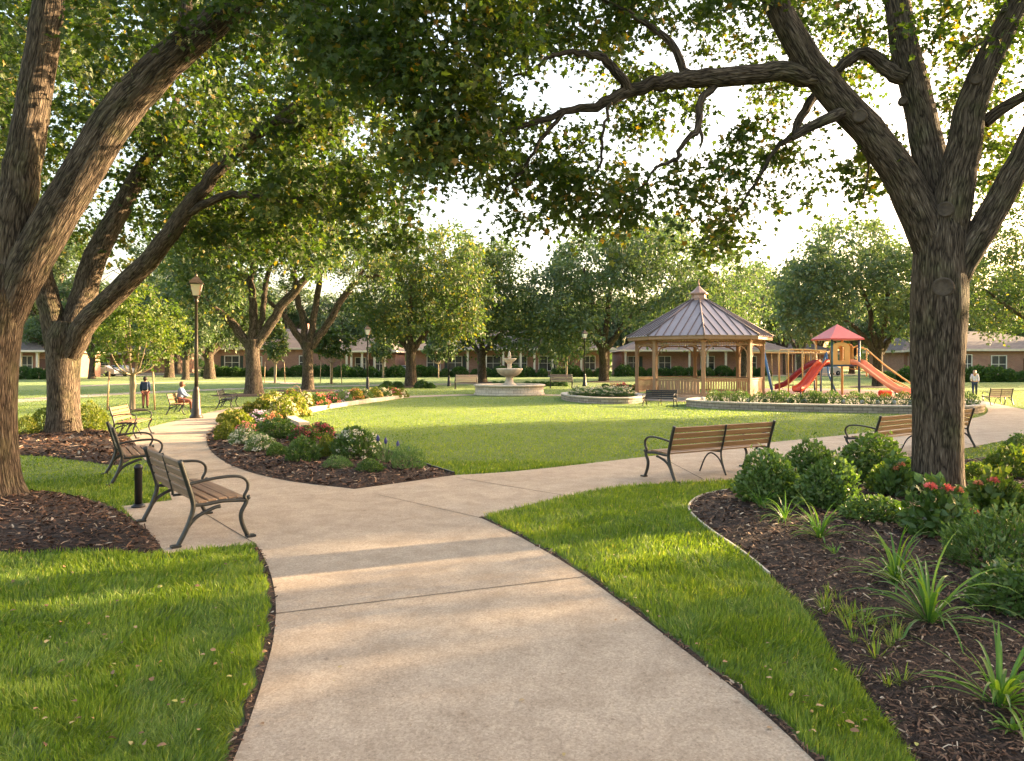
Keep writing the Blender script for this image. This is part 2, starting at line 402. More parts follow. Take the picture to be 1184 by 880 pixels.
def np_mesh(name, V, counts, idx, mat=None, attrs=None, smooth=False):
    me = bpy.data.meshes.new(name)
    V = np.asarray(V, np.float32).reshape(-1, 3); idx = np.asarray(idx, np.int32).ravel(); counts = np.asarray(counts, np.int32)
    me.vertices.add(len(V)); me.vertices.foreach_set('co', V.ravel())
    me.loops.add(len(idx)); me.loops.foreach_set('vertex_index', idx)
    me.polygons.add(len(counts))
    st = np.concatenate(([0], np.cumsum(counts)[:-1])).astype(np.int32)
    me.polygons.foreach_set('loop_start', st)
    me.polygons.foreach_set('use_smooth', np.full(len(counts), smooth))
    for k, a in (attrs or {}).items():
        a = np.asarray(a, np.float32)
        if a.ndim == 1:
            at = me.attributes.new(k, 'FLOAT', 'POINT'); at.data.foreach_set('value', a)
        else:
            at = me.attributes.new(k, 'FLOAT_VECTOR', 'POINT'); at.data.foreach_set('vector', a.ravel())
    me.update(calc_edges=True)
    if mat: me.materials.append(mat)
    return me

def frames(pts):
    """parallel transported frames along a polyline"""
    P = [Vector(p) for p in pts]
    T = []
    for i in range(len(P)):
        a = P[min(i + 1, len(P) - 1)] - P[max(i - 1, 0)]
        T.append(a.normalized() if a.length > 1e-9 else Vector((0, 0, 1)))
    u = T[0].orthogonal().normalized() if abs(T[0].x) > 0.9 else (Vector((1, 0, 0)) - T[0] * T[0].x).normalized()
    out = []
    for t in T:
        u = (u - t * u.dot(t))
        u = u.normalized() if u.length > 1e-6 else t.orthogonal().normalized()
        out.append((u.copy(), t.cross(u)))
    return P, out

class MB:
    """collects shapes into one mesh"""
    def __init__(s): s.v = []; s.f = []; s.sm = []; s.a = []
    def add(s, vs, fs, smooth=False, a=None):
        n = len(s.v)
        s.v += [tuple(v) for v in vs]
        s.a += ([tuple(x) for x in a] if a is not None else [(0, 0, 0)] * len(vs))
        s.f += [tuple(i + n for i in f) for f in fs]; s.sm += [smooth] * len(fs)
    def box(s, c, size, rot=None, bev=0.0):
        hx, hy, hz = (x / 2 for x in size)
        if bev:
            b = min(bev, hx * .45, hy * .45, hz * .45)
            vs, fs = [], []
            # chamfered box: octagon-like corners via three vertices per corner
            idx = {}
            for sx in (-1, 1):
                for sy in (-1, 1):
                    for sz in (-1, 1):
                        for k in range(3):
                            e = [hx - b, hy - b, hz - b]; e[k] += b
                            idx[(sx, sy, sz, k)] = len(vs); vs.append(Vector((sx * e[0], sy * e[1], sz * e[2])))
            for k in range(3):
                o1, o2 = [(1, 2), (2, 0), (0, 1)][k]
                for sg in (-1, 1):
                    q = []
                    for a_, b_ in ((-1, -1), (1, -1), (1, 1), (-1, 1)):
                        t = [0, 0, 0]; t[k] = sg; t[o1] = a_; t[o2] = b_
                        q.append(idx[(*t, k)])
                    fs.append(q if sg > 0 else q[::-1])
            for k in range(3):
                o1, o2 = [(1, 2), (2, 0), (0, 1)][k]
                for a_ in (-1, 1):
                    for b_ in (-1, 1):
                        t0 = [0, 0, 0]; t0[o1] = a_; t0[o2] = b_; t0[k] = -1
                        t1 = list(t0); t1[k] = 1
                        q = [idx[(*t0, o1)], idx[(*t1, o1)], idx[(*t1, o2)], idx[(*t0, o2)]]
                        fs.append(q if a_ * b_ < 0 else q[::-1])
            for sx in (-1, 1):
                for sy in (-1, 1):
                    for sz in (-1, 1):
                        q = [idx[(sx, sy, sz, 0)], idx[(sx, sy, sz, 1)], idx[(sx, sy, sz, 2)]]
                        fs.append(q if sx * sy * sz > 0 else q[::-1])
        else:
            vs = [Vector((x * hx, y * hy, z * hz)) for x in (-1, 1) for y in (-1, 1) for z in (-1, 1)]
            fs = [(0, 1, 3, 2), (4, 6, 7, 5), (0, 4, 5, 1), (2, 3, 7, 6), (0, 2, 6, 4), (1, 5, 7, 3)]
        if rot is not None:
            rm = rot if isinstance(rot, Matrix) else Matrix.Rotation(rot, 3, 'Z')
            vs = [rm @ v for v in vs]
        c = Vector(c)
        s.add([v + c for v in vs], fs)
        return s
    def tube(s, pts, r, sides=8, smooth=True, caps=True, sx=1.0):
        """r: radius or list; sx scales the section along its first axis"""
        P, fr = frames(pts)
        rr = r if hasattr(r, '__len__') else [r] * len(P)
        vs, fs = [], []
        for i, p in enumerate(P):
            u, w = fr[i]
            for k in range(sides):
                a = 2 * math.pi * (k + .5) / sides
                vs.append(p + u * (math.cos(a) * rr[i] * sx) + w * (math.sin(a) * rr[i]))
        for i in range(len(P) - 1):
            for k in range(sides):
                a, b = i * sides + k, i * sides + (k + 1) % sides
                fs.append((a, b, b + sides, a + sides))
        s.add(vs, fs, smooth)
        if caps:
            n = len(s.v) - len(vs)
            s.f += [tuple(n + k for k in range(sides))[::-1], tuple(n + (len(P) - 1) * sides + k for k in range(sides))]
            s.sm += [False, False]
        return s
    def lathe(s, prof, segs=24, c=(0, 0, 0), smooth=True, phase=0.0, scale=(1, 1)):
        vs, fs = [], []; arc = 0
        att = []
        for i, (r, z) in enumerate(prof):
            if i: arc += math.hypot(r - prof[i - 1][0], z - prof[i - 1][1])
            for k in range(segs):
                a = 2 * math.pi * k / segs + phase
                vs.append((c[0] + r * math.cos(a) * scale[0], c[1] + r * math.sin(a) * scale[1], c[2] + z))
                att.append((max(r, .3) * a, arc, 0))
        for i in range(len(prof) - 1):
            for k in range(segs):
                a, b = i * segs + k, i * segs + (k + 1) % segs
                fs.append((a, b, b + segs, a + segs))
        s.add(vs, fs, smooth, att)
        n = len(s.v) - len(vs)
        if prof[0][0] > 1e-4: s.f.append(tuple(n + k for k in range(segs))[::-1]); s.sm.append(False)
        if prof[-1][0] > 1e-4: s.f.append(tuple(n + (len(prof) - 1) * segs + k for k in range(segs))); s.sm.append(False)
        return s
    def prism(s, poly, z0, z1, smooth=False):
        n = len(poly)
        vs = [(x, y, z0) for x, y in poly] + [(x, y, z1) for x, y in poly]
        fs = [tuple(range(n))[::-1], tuple(range(n, 2 * n))] + [(i, (i + 1) % n, n + (i + 1) % n, n + i) for i in range(n)]
        s.add(vs, fs, smooth)
        return s
    def slab(s, q, th):
        """planar polygon (3D points) thickened downward along its normal"""
        q = [Vector(p) for p in q]
        nrm = (q[1] - q[0]).cross(q[2] - q[0]).normalized()
        n = len(q)
        vs = q + [p - nrm * th for p in q]
        fs = [tuple(range(n)), tuple(range(n, 2 * n))[::-1]] + [((i + 1) % n, i, n + i, n + (i + 1) % n) for i in range(n)]
        s.add(vs, fs); return s
    def xform(s, mat, start=0):
        for i in range(start, len(s.v)): s.v[i] = tuple(mat @ Vector(s.v[i]))
        return s
    def mesh(s, name, mat):
        me = np_mesh(name, np.array(s.v), [len(f) for f in s.f], [i for f in s.f for i in f], mat, {'wall': np.array(s.a)})
        me.polygons.foreach_set('use_smooth', np.array(s.sm, bool))
        return me
    def build(s, name, mat, parent=None, loc=None, rz=None):
        return link(name, s.mesh(name, mat), None, parent, loc, rz)

def sweep_wall(pts, w, z0, z1, closed=False, mb=None, cap=None):
    """low wall following a ground curve, with wall coordinates (length, height) for the masonry"""
    mb = mb or MB()
    P = [Vector((p[0], p[1], 0)) for p in pts]; n = len(P)
    L = 0; rows = []
    for i in range(n):
        a = P[(i + 1) % n if closed else min(i + 1, n - 1)] - P[(i - 1) % n if closed else max(i - 1, 0)]
        t = a.normalized(); nr = Vector((-t.y, t.x, 0))
        if i: L += (P[i] - P[i - 1]).length
        rows.append((P[i] + nr * w / 2, P[i] - nr * w / 2, L))
    vs, at, fs = [], [], []
    for a, b, l in rows:
        for p, z, h in ((a, z0, 0), (a, z1, z1 - z0), (b, z1, z1 - z0 + w), (b, z0, z1 - z0 + w + z1 - z0)):
            vs.append((p.x, p.y, z)); at.append((l, h if h <= z1 - z0 + 1e-6 else (z1 - z0 + w + z1 - z0 - h), 0))
    m = n if closed else n - 1
    for i in range(m):
        j = (i + 1) % n
        for k in range(4):
            k2 = (k + 1) % 4
            fs.append((i * 4 + k, i * 4 + k2, j * 4 + k2, j * 4 + k))
    if not closed: fs += [(3, 2, 1, 0), ((n - 1) * 4, (n - 1) * 4 + 1, (n - 1) * 4 + 2, (n - 1) * 4 + 3)]
    mb.add(vs, fs, False, at)
    return mb

# ------------------------------------------------------------------ polygons on the ground
def in_poly(X, Y, poly):
    inside = np.zeros(X.shape, bool)
    n = len(poly)
    for i in range(n):
        x0, y0 = poly[i]; x1, y1 = poly[(i + 1) % n]
        if y0 == y1: continue
        c = ((y0 > Y) != (y1 > Y)) & (X < (x1 - x0) * (Y - y0) / (y1 - y0) + x0)
        inside ^= c
    return inside

def edge_dist(X, Y, poly, closed=True):
    D = np.full(X.shape, 1e9)
    n = len(poly)
    for i in range(n if closed else n - 1):
        x0, y0 = poly[i]; x1, y1 = poly[(i + 1) % n]
        dx, dy = x1 - x0, y1 - y0
        L2 = dx * dx + dy * dy
        if L2 < 1e-12: continue
        t = np.clip(((X - x0) * dx + (Y - y0) * dy) / L2, 0, 1)
        D = np.minimum(D, np.hypot(X - x0 - t * dx, Y - y0 - t * dy))
    return D

def vnoise(X, Y, s, seed=0):
    """smooth 2D value noise in 0..1"""
    r = np.random.RandomState(seed); G = r.rand(256)
    def h(i, j): return G[(i * 57 + j * 131 + (i * j) % 17) % 256]
    x = X / s; y = Y / s
    i = np.floor(x).astype(int); j = np.floor(y).astype(int)
    u = x - i; v = y - j; u = u * u * (3 - 2 * u); v = v * v * (3 - 2 * v)
    return (h(i, j) * (1 - u) + h(i + 1, j) * u) * (1 - v) + (h(i, j + 1) * (1 - u) + h(i + 1, j + 1) * u) * v

def sheet(name, poly, z, mat, step=None, zf=None, kind='structure', label=None, cat=None):
    """a filled ground polygon; with step and zf it is gridded and given relief"""
    pts = [Vector(p) for p in poly]; n = len(pts)
    edges = [(i, (i + 1) % n) for i in range(n)]
    if step:
        A = np.array(poly); x0, y0 = A.min(0); x1, y1 = A.max(0)
        gx, gy = np.meshgrid(np.arange(x0, x1, step), np.arange(y0, y1, step))
        gx = gx.ravel(); gy = gy.ravel()
        k = in_poly(gx, gy, poly) & (edge_dist(gx, gy, poly) > step * .4)
        pts += [Vector((a, b)) for a, b in zip(gx[k], gy[k])]
    co, _, fa, _, _, _ = delaunay_2d_cdt(pts, edges, [], 1, 1e-5)
    C = np.array([(c[0], c[1]) for c in co])
    Z = np.full(len(C), float(z)) if zf is None else zf(C[:, 0], C[:, 1])
    V = np.column_stack([C, Z])
    fs = []
    for f in fa:
        a, b, c = (co[i] for i in f[:3])
        fs.append(f if (b - a).cross(c - a) > 0 else f[::-1])
    me = np_mesh(name, V, [len(f) for f in fs], [i for f in fs for i in f], mat, smooth=zf is not None)
    o = link(name, me)
    return tag(o, label, cat, None, kind)

ORD = 'first second third fourth fifth sixth seventh eighth ninth tenth eleventh twelfth thirteenth fourteenth fifteenth sixteenth seventeenth eighteenth nineteenth twentieth'.split()
ORD += ['twenty-' + o for o in ORD[:9]] + ['thirtieth'] + ['thirty-' + o for o in ORD[:9]]
# ------------------------------------------------------------------ leaves
LOBED = (np.array([[0, 0, 0], [.34, .04, .03], [.24, .24, .02], [.52, .46, .07], [.2, .55, .02], [0, 1, -.05], [-.2, .55, .02], [-.52, .46, .07], [-.24, .24, .02], [-.34, .04, .03]]),
         [(0, 1, 2, 3, 4, 5), (0, 5, 6, 7, 8, 9)])
PLAIN = (np.array([[0, 0, 0], [.3, .45, .06], [0, 1, -.04], [-.3, .45, .06]]), [(0, 1, 2), (0, 2, 3)])
NARROW = (np.array([[0, 0, 0], [.17, .45, .03], [0, 1, -.06], [-.17, .45, .03]]), [(0, 1, 2), (0, 2, 3)])
OVAL = (np.array([[0, 0, 0], [.25, .2, .04], [.33, .55, .05], [0, 1, -.05], [-.33, .55, .05], [-.25, .2, .04]]), [(0, 1, 2, 3), (0, 3, 4, 5)])

def unit(a): return a / np.maximum(np.linalg.norm(a, axis=1, keepdims=True), 1e-9)

def leaf_arrays(P, A, Nn, size, tint, shape):
    T, F = shape
    A = unit(A); S = unit(np.cross(A, Nn)); Nn = np.cross(S, A)
    V = P[:, None, :] + size[:, None, None] * (T[None, :, 0:1] * S[:, None, :] + T[None, :, 1:2] * A[:, None, :] + T[None, :, 2:3] * Nn[:, None, :])
    k = len(T); n = len(P)
    cnt = np.tile([len(f) for f in F], n)
    flat = np.array([i for f in F for i in f])
    idx = (np.arange(n) * k)[:, None] + flat[None, :]
    return V.reshape(-1, 3), cnt, idx.ravel(), np.repeat(tint, k)

def join_arrays(parts):
    V, C, I, T = [], [], [], []; off = 0
    for v, c, i, t in parts:
        V.append(v); C.append(c); I.append(i + off); T.append(t); off += len(v)
    return np.concatenate(V), np.concatenate(C), np.concatenate(I), np.concatenate(T)

def sprigs(rng, centers, ns, L, per, size, droop=0.35, out_from=None, flat=0.6, yellow=0.03, shape=LOBED, tvar=0.2):
    """each centre carries ns sprigs, each sprig a row of leaves"""
    n = len(centers) * ns
    C = np.repeat(centers, ns, 0)
    d = rng.normal(size=(n, 3)); d[:, 2] *= flat
    if out_from is not None: d += 0.5 * unit(C - out_from)
    d = unit(d)
    Ls = L * rng.uniform(.5, 1.2, n)
    tc = np.repeat(rng.uniform(-tvar, tvar, len(centers)), ns) + rng.normal(0, .05, n)
    t = np.tile(np.linspace(0.12, 1.0, per), n)
    D = np.repeat(d, per, 0); LL = np.repeat(Ls, per); CC = np.repeat(C, per, 0)
    P = CC + D * (LL * t)[:, None]
    P[:, 2] -= droop * LL * t * t
    P += rng.normal(0, .035 * L / .5, P.shape)
    side = unit(np.cross(D, rng.normal(size=D.shape)))
    A = D * .5 + side * .8; A[:, 2] -= .35
    Nn = rng.normal(size=P.shape) * .55; Nn[:, 2] += 0.9
    tint = np.clip(.45 + np.repeat(tc, per) + rng.normal(0, .12, len(P)), 0, .92)
    tint[rng.rand(len(P)) < yellow] = 1.0
    return leaf_arrays(P, A, Nn, size * rng.uniform(.6, 1.15, len(P)), tint, shape)

# ------------------------------------------------------------------ trees
class Tree:
    def __init__(s, seed=0):
        s.rng = np.random.RandomState(seed)
        s.V = []; s.B = []; s.cnt = []; s.idx = []; s.n = 0
        s.nodes = []; s.nr = []; s.nd = []
    def limb(s, pts, radii, sides=12, wig=0.0, flare=0.0, attach=True, res=4, lump=0.0, z0=None):
        P = [Vector(p[:3]) for p in pts]
        q = catmull([(*p, r) for p, r in zip(P, radii)], res) if len(P) > 2 else [(*p, r) for p, r in zip(P, radii)]
        rng = s.rng
        pts = [Vector(a[:3]) for a in q]; rr = [max(a[3], .003) for a in q]
        if wig:
            for i in range(1, len(pts) - 1): pts[i] += Vector(rng.normal(0, wig, 3))
        Pp, fr = frames(pts)
        L = 0; V = np.zeros((len(Pp), sides, 3)); B = np.zeros_like(V)
        ang = 2 * np.pi * np.arange(sides) / sides
        off = rng.uniform(0, 50, 3)
        ph = rng.uniform(0, 6, 3)
        rb = max(rr)
        for i, p in enumerate(Pp):
            if i: L += (Pp[i] - Pp[i - 1]).length
            r = np.full(sides, rr[i])
            if lump: r = r * (1 + lump * (np.sin(3 * ang + ph[0] + L * .9) * .5 + np.sin(5 * ang + ph[1] - L * 1.7) * .35 + np.sin(2 * ang + L * 3.1 + ph[2]) * .3))
            if flare: r = r * (1 + flare * np.exp(-L / .28) * (0.8 + .5 * np.sin(5 * ang + ph[0]) + .3 * np.sin(8 * ang + ph[1])))
            u, w = fr[i]
            V[i] = np.array(p)[None] + np.outer(np.cos(ang) * r, np.array(u)) + np.outer(np.sin(ang) * r, np.array(w))
            B[i, :, 0] = np.cos(ang) * rb + off[0]; B[i, :, 1] = np.sin(ang) * rb + off[1]; B[i, :, 2] = L + off[2]
        m = len(Pp)
        a = (np.arange(m - 1)[:, None] * sides + np.arange(sides)[None]).ravel()
        b = (np.arange(m - 1)[:, None] * sides + (np.arange(sides)[None] + 1) % sides).ravel()
        F = np.column_stack([a, b, b + sides, a + sides]) + s.n
        s.V.append(V.reshape(-1, 3)); s.B.append(B.reshape(-1, 3)); s.cnt.append(np.full(len(F), 4)); s.idx.append(F.ravel())
        s.cnt.append(np.array([sides])); s.idx.append(np.arange((m - 1) * sides, m * sides) + s.n)
        s.n += m * sides
        if attach:
            for i, p in enumerate(Pp):
                if rr[i] < attach_max and (i > 0): s.nodes.append(np.array(p)); s.nr.append(rr[i]); s.nd.append(np.array(Pp[min(i + 1, m - 1)] - Pp[i - 1]))
        return pts, rr
    def grow(s, centers, rmin=.006, k=.011, seg=.35, up=.15, sides=5):
        if not len(s.nodes): return
        Np = np.array(s.nodes); Nr = list(s.nr); Nd = np.array(s.nd)
        C = np.array(centers)
        d0 = np.min(np.linalg.norm(C[:, None] - Np[None], axis=2), axis=1) if len(C) * len(Np) < 4e7 else np.linalg.norm(C - Np.mean(0), axis=1)
        for ci in np.argsort(d0):
            c = C[ci]
            D = np.linalg.norm(Np - c, axis=1)
            j = int(np.argmin(D)); L = D[j]
            if L < .12: continue
            p0 = Np[j]; r0 = min(Nr[j] * .7, rmin + k * L + .004)
            dirp = Nd[j] / (np.linalg.norm(Nd[j]) + 1e-9)
            n = max(3, min(7, int(L / seg) + 2))
            t = np.linspace(0, 1, n)[:, None]
            ctrl = p0 + dirp * L * .35 + np.array([0, 0, up * L]) + s.rng.normal(0, .07 * L, 3)
            pts = (1 - t) ** 2 * p0 + 2 * t * (1 - t) * ctrl + t ** 2 * c
            pts[1:-1] += s.rng.normal(0, .025 * L, (n - 2, 3))
            rad = np.linspace(r0, rmin, n)
            s.limb([tuple(p) for p in pts], list(rad), sides=sides, attach=False, res=1)
            Np = np.vstack([Np, pts[1:]]); Nr += list(rad[1:]); Nd = np.vstack([Nd, np.gradient(pts, axis=0)[1:]])
    def mesh(s, name, mat):
        return np_mesh(name, np.concatenate(s.V), np.concatenate(s.cnt), np.concatenate(s.idx), mat, {'bco': np.concatenate(s.B)}, True)
attach_max = 9.0

def px_limb(pts, rads, d):
    """pts: (px, py[, depth]) -> world; radii in photo pixels at that depth"""
    P, Rr = [], []
    for q, r in zip(pts, rads):
        dd = q[2] if len(q) > 2 else d
        P.append(p3(q[0], q[1], dd)); Rr.append(r / FPX * dd / math.hypot(1, (q[0] - CXP) / FPX))   # a trunk off the axis images wider
    return P, Rr

def tree_object(name, tr, crown, label, group=None, bark=None, leafm=None):
    root = empty(name, (0, 0, 0), 0, label, 'tree', group)
    tm = tr.mesh('trunk', bark or M['bark'])
    V, C, I, T = crown
    cm = np_mesh('crown', V, C, I, leafm or M['leaf_near'], {'tint': T})
    link('trunk', tm, None, root); link('crown', cm, None, root)
    return root

def set_base(root, loc):
    """move a tree's origin to its foot, leaving its parts where they are"""
    root.location = loc
    for c in root.children:
        c.location = (-loc[0], -loc[1], -loc[2])

def vol(rng, boxes):
    """boxes: (x0,x1,y0,y1,d0,d1,count) in photo pixels and depth -> cluster centres"""
    out = []
    for x0, x1, y0, y1, d0, d1, n in boxes:
        for _ in range(n):
            d = rng.uniform(d0, d1)
            # rounded lump: sample in an ellipsoid
            while True:
                a, b = rng.uniform(-1, 1, 2)
                if a * a + b * b <= 1.15: break
            out.append(p3((x0 + x1) / 2 + a * (x1 - x0) / 2, (y0 + y1) / 2 + b * (y1 - y0) / 2, d))
    return np.array([tuple(p) for p in out])

def generic_tree(seed, height=12, trunk_h=2.6, trunk_r=.4, R_=6.5, nc=420, leaf=.2, sides=10, ns=7, per=5, L=.75, limbs=5, low=0.25, shape=PLAIN, yellow=.02, lean=None, limb_pts=None):
    """a spreading shade tree about the origin; returns trunk Tree and crown arrays"""
    t = Tree(seed); rng = t.rng
    t.limb([(0, 0, -.15), (rng.normal(0, .03), 0, trunk_h * .35), (rng.normal(0, .05), rng.normal(0, .05), trunk_h * .8), (0, 0, trunk_h * 1.05)],
           [trunk_r * 1.12, trunk_r, trunk_r * .93, trunk_r * .98], sides=14, flare=.35, lump=.05, attach=False)
    tips = []
    if limb_pts is None:
        limb_pts = []
        for i in range(limbs):
            a = 2 * math.pi * (i + rng.uniform(-.25, .25)) / limbs
            reach = R_ * rng.uniform(.5, .75); top = height * rng.uniform(.55, .85)
            if i == 0: reach *= .25; top = height * .9
            limb_pts.append([(math.cos(a) * reach * f, math.sin(a) * reach * f, trunk_h * .85 + (top - trunk_h * .85) * g) for f, g in ((0, 0), (.28, .3), (.6, .62), (1, 1))])
    for lp in limb_pts:
        n = len(lp)
        rad = [trunk_r * .62 * (1 - i / (n - 1)) ** .8 + .05 for i in range(n)]
        pts, rr = t.limb(lp, rad, sides=8, wig=.03, lump=.03, attach=True)
        for k in range(3):
            j = int(len(pts) * rng.uniform(.35, .8)); p = pts[j]
            dv = Vector((p.x, p.y, 0)).normalized() + Vector(rng.normal(0, .6, 3)); dv.z = abs(dv.z) * .6 + .25
            q = [p + dv * R_ * .16 * m + Vector((0, 0, .1 * m * m)) for m in range(4)]
            t.limb([tuple(x) for x in q], [rr[j] * .55, rr[j] * .4, rr[j] * .28, .03], sides=6, wig=.05)
    # crown: lumps on a flattened dome
    cz = low * height + (height - low * height) * .45
    n_l = 16; lump = []
    for i in range(n_l):
        a = rng.uniform(0, 2 * math.pi); h = rng.uniform(-.55, .95)
        rad = math.sqrt(max(0.05, 1 - h * h)) * rng.uniform(.55, .85)
        lump.append((math.cos(a) * R_ * rad * .8, math.sin(a) * R_ * rad * .8, cz + h * (height - cz) * .72, R_ * rng.uniform(.24, .38)))
    cs = []
    while len(cs) < nc:
        l = lump[rng.randint(n_l)]
        v = rng.normal(size=3); v /= np.linalg.norm(v)
        p = np.array(l[:3]) + v * l[3] * rng.uniform(.55, 1.0) * np.array([1, 1, .75])
        if p[2] > trunk_h * .9 and p[2] < height: cs.append(p)
    cs = np.array(cs)
    t.grow(cs, seg=.8)
    crown = sprigs(rng, cs, ns, L, per, leaf, .3, np.array([0, 0, cz * .7]), .7, yellow, shape)
    return t, crown

# ------------------------------------------------------------------ shrubs and plants
def shrub_mesh(name, seed, rx, ry, h, n, leaf, mat, shape=OVAL, rough=.12, yellow=0.02, inner=.35, tb=.45, up=.3):
    """a mound of small leaves standing on the ground, origin at its foot"""
    rng = np.random.RandomState(seed)
    v = unit(rng.normal(size=(n, 3))); v[:, 2] = np.abs(v[:, 2]) ** 1.15
    r = 1 - inner * rng.rand(n) ** 2
    sp_ = rng.rand(n) < .12; r[sp_] *= rng.uniform(1.0, 1.16, sp_.sum())
    # lumpy outline
    k = rng.normal(size=(9, 3)); ph = rng.uniform(0, 6, 9)
    lum = sum(np.sin(v @ k[i] * 3.2 + ph[i]) for i in range(9)) / 9
    r = r * (1 + rough * 2 * lum)
    q_ = np.clip(v[:, 2] * 2.5, 0, 1); fl_ = (.84 + .16 * q_)
    P = v * r[:, None] * np.array([rx, ry, h]); P[:, :2] *= fl_[:, None] * 1.04
    P[:, 2] = np.maximum(P[:, 2], .008)
    A = v * .8 + rng.normal(size=v.shape) * .45; A[:, 2] += up
    Nn = v + rng.normal(size=v.shape) * .5; Nn[:, 2] += .4
    tint = np.clip(tb + .25 * lum + rng.normal(0, .15, n) + .15 * (r - .8), 0, .95); tint[rng.rand(n) < yellow] = 1
    V, C, I, T = leaf_arrays(P, A, Nn, leaf * rng.uniform(.6, 1.2, n), tint, shape)
    # stems inside
    st = MB()
    for i in range(10):
        a = rng.uniform(0, 6.28); q = rng.uniform(.3, .8)
        st.tube([(0.1 * rx * math.cos(a), .1 * ry * math.sin(a), -.02), (rx * q * .5 * math.cos(a), ry * q * .5 * math.sin(a), h * .4), (rx * q * math.cos(a), ry * q * math.sin(a), h * .8)], [.012, .009, .004], 4)
    V2 = np.array(st.v); C2 = np.array([len(f) for f in st.f]); I2 = np.array([i for f in st.f for i in f])
    V, C, I, T = join_arrays([(V, C, I, T), (V2, C2, I2, np.zeros(len(V2)))])
    return np_mesh(name, V, C, I, mat, {'tint': T})

def blossoms_mesh(name, seed, rx, ry, h, heads, size, mat, per=14, top=.35, flatness=.5, zf=None):
    """flower heads: small clusters of petals over the upper surface of a mound"""
    rng = np.random.RandomState(seed)
    v = unit(rng.normal(size=(heads * 3, 3))); v = v[v[:, 2] > top * rng.rand(len(v))][:heads]
    c = v * np.array([rx, ry, h]) * rng.uniform(.93, 1.08, (len(v), 1))
    k = len(c)
    w = unit(rng.normal(size=(k * per, 3)))
    P = np.repeat(c, per, 0) + w * size * .45 * np.array([1, 1, flatness])
    A = w + np.repeat(v, per, 0) * .3
    Nn = np.repeat(v, per, 0) + rng.normal(size=w.shape) * .4
    V, C, I, T = leaf_arrays(P, A, Nn, size * .6 * rng.uniform(.7, 1.2, k * per), rng.rand(k * per), OVAL)
    return np_mesh(name, V, C, I, mat, {'tint': T})

def strap_mesh(name, seed, n, L, w, mat, spread=.9, stiff=.5):
    """a clump of long arching blades"""
    rng = np.random.RandomState(seed)
    Vs, C, I, T = [], [], [], []; off = 0
    for i in range(n):
        a = rng.uniform(0, 2 * math.pi); l = L * rng.uniform(.55, 1.1); el = rng.uniform(.45, 1.35) if rng.rand() < .75 else rng.uniform(.15, .5)
        ax = np.array([math.cos(a), math.sin(a), 0]); sd = np.array([-math.sin(a), math.cos(a), 0])
        m = 8; p = np.array([ax[0] * .03 * rng.rand(), ax[1] * .03 * rng.rand(), 0.0]); e = el + .2
        rows = []
        bend = rng.uniform(.12, .34) * (1.4 - stiff); tw = rng.normal(0, .25)
        ww = w * rng.uniform(.6, 1.2)
        for j in range(m + 1):
            t = j / m
            width = ww * (0.55 + 1.1 * t if t < .35 else 1.0) * (1 - t ** 3.0) + .0006
            dirv = ax * math.cos(e) + np.array([0, 0, math.sin(e)])
            s2 = sd * math.cos(tw * t) + np.cross(dirv, sd) * math.sin(tw * t)
            nn = np.cross(dirv, s2)
            rows += [p - s2 * width / 2, p + nn * (-width * .18), p + s2 * width / 2]
            p = p + dirv * l / m
            if p[2] < .015: p[2] = .015
            e -= bend * (0.5 + t)
        Vs += rows
        for j in range(m):
            b = off + j * 3
            for q in (0, 1):
                I += [b + q, b + q + 1, b + q + 4, b + q + 3]; C.append(4)
        tv = np.clip(rng.normal(.45, .2), 0, 1)
        T += [tv + .12 * (k // 3) / m for k in range(len(rows))]
        off += len(rows)
    return np_mesh(name, np.array(Vs), C, I, mat, {'tint': np.clip(T, 0, 1)})

# ------------------------------------------------------------------ grass blades and mulch chips scattered over ground polygons
def polar(rng, n, r0, r1, a0=-44, a1=44, bias=0.0):
    """points whose density falls with the square of the distance from the path's near end"""
    r = np.exp(rng.uniform(math.log(r0), math.log(r1), n)); a = np.radians(rng.uniform(a0, a1, n))
    return r * np.sin(a), r * np.cos(a), r

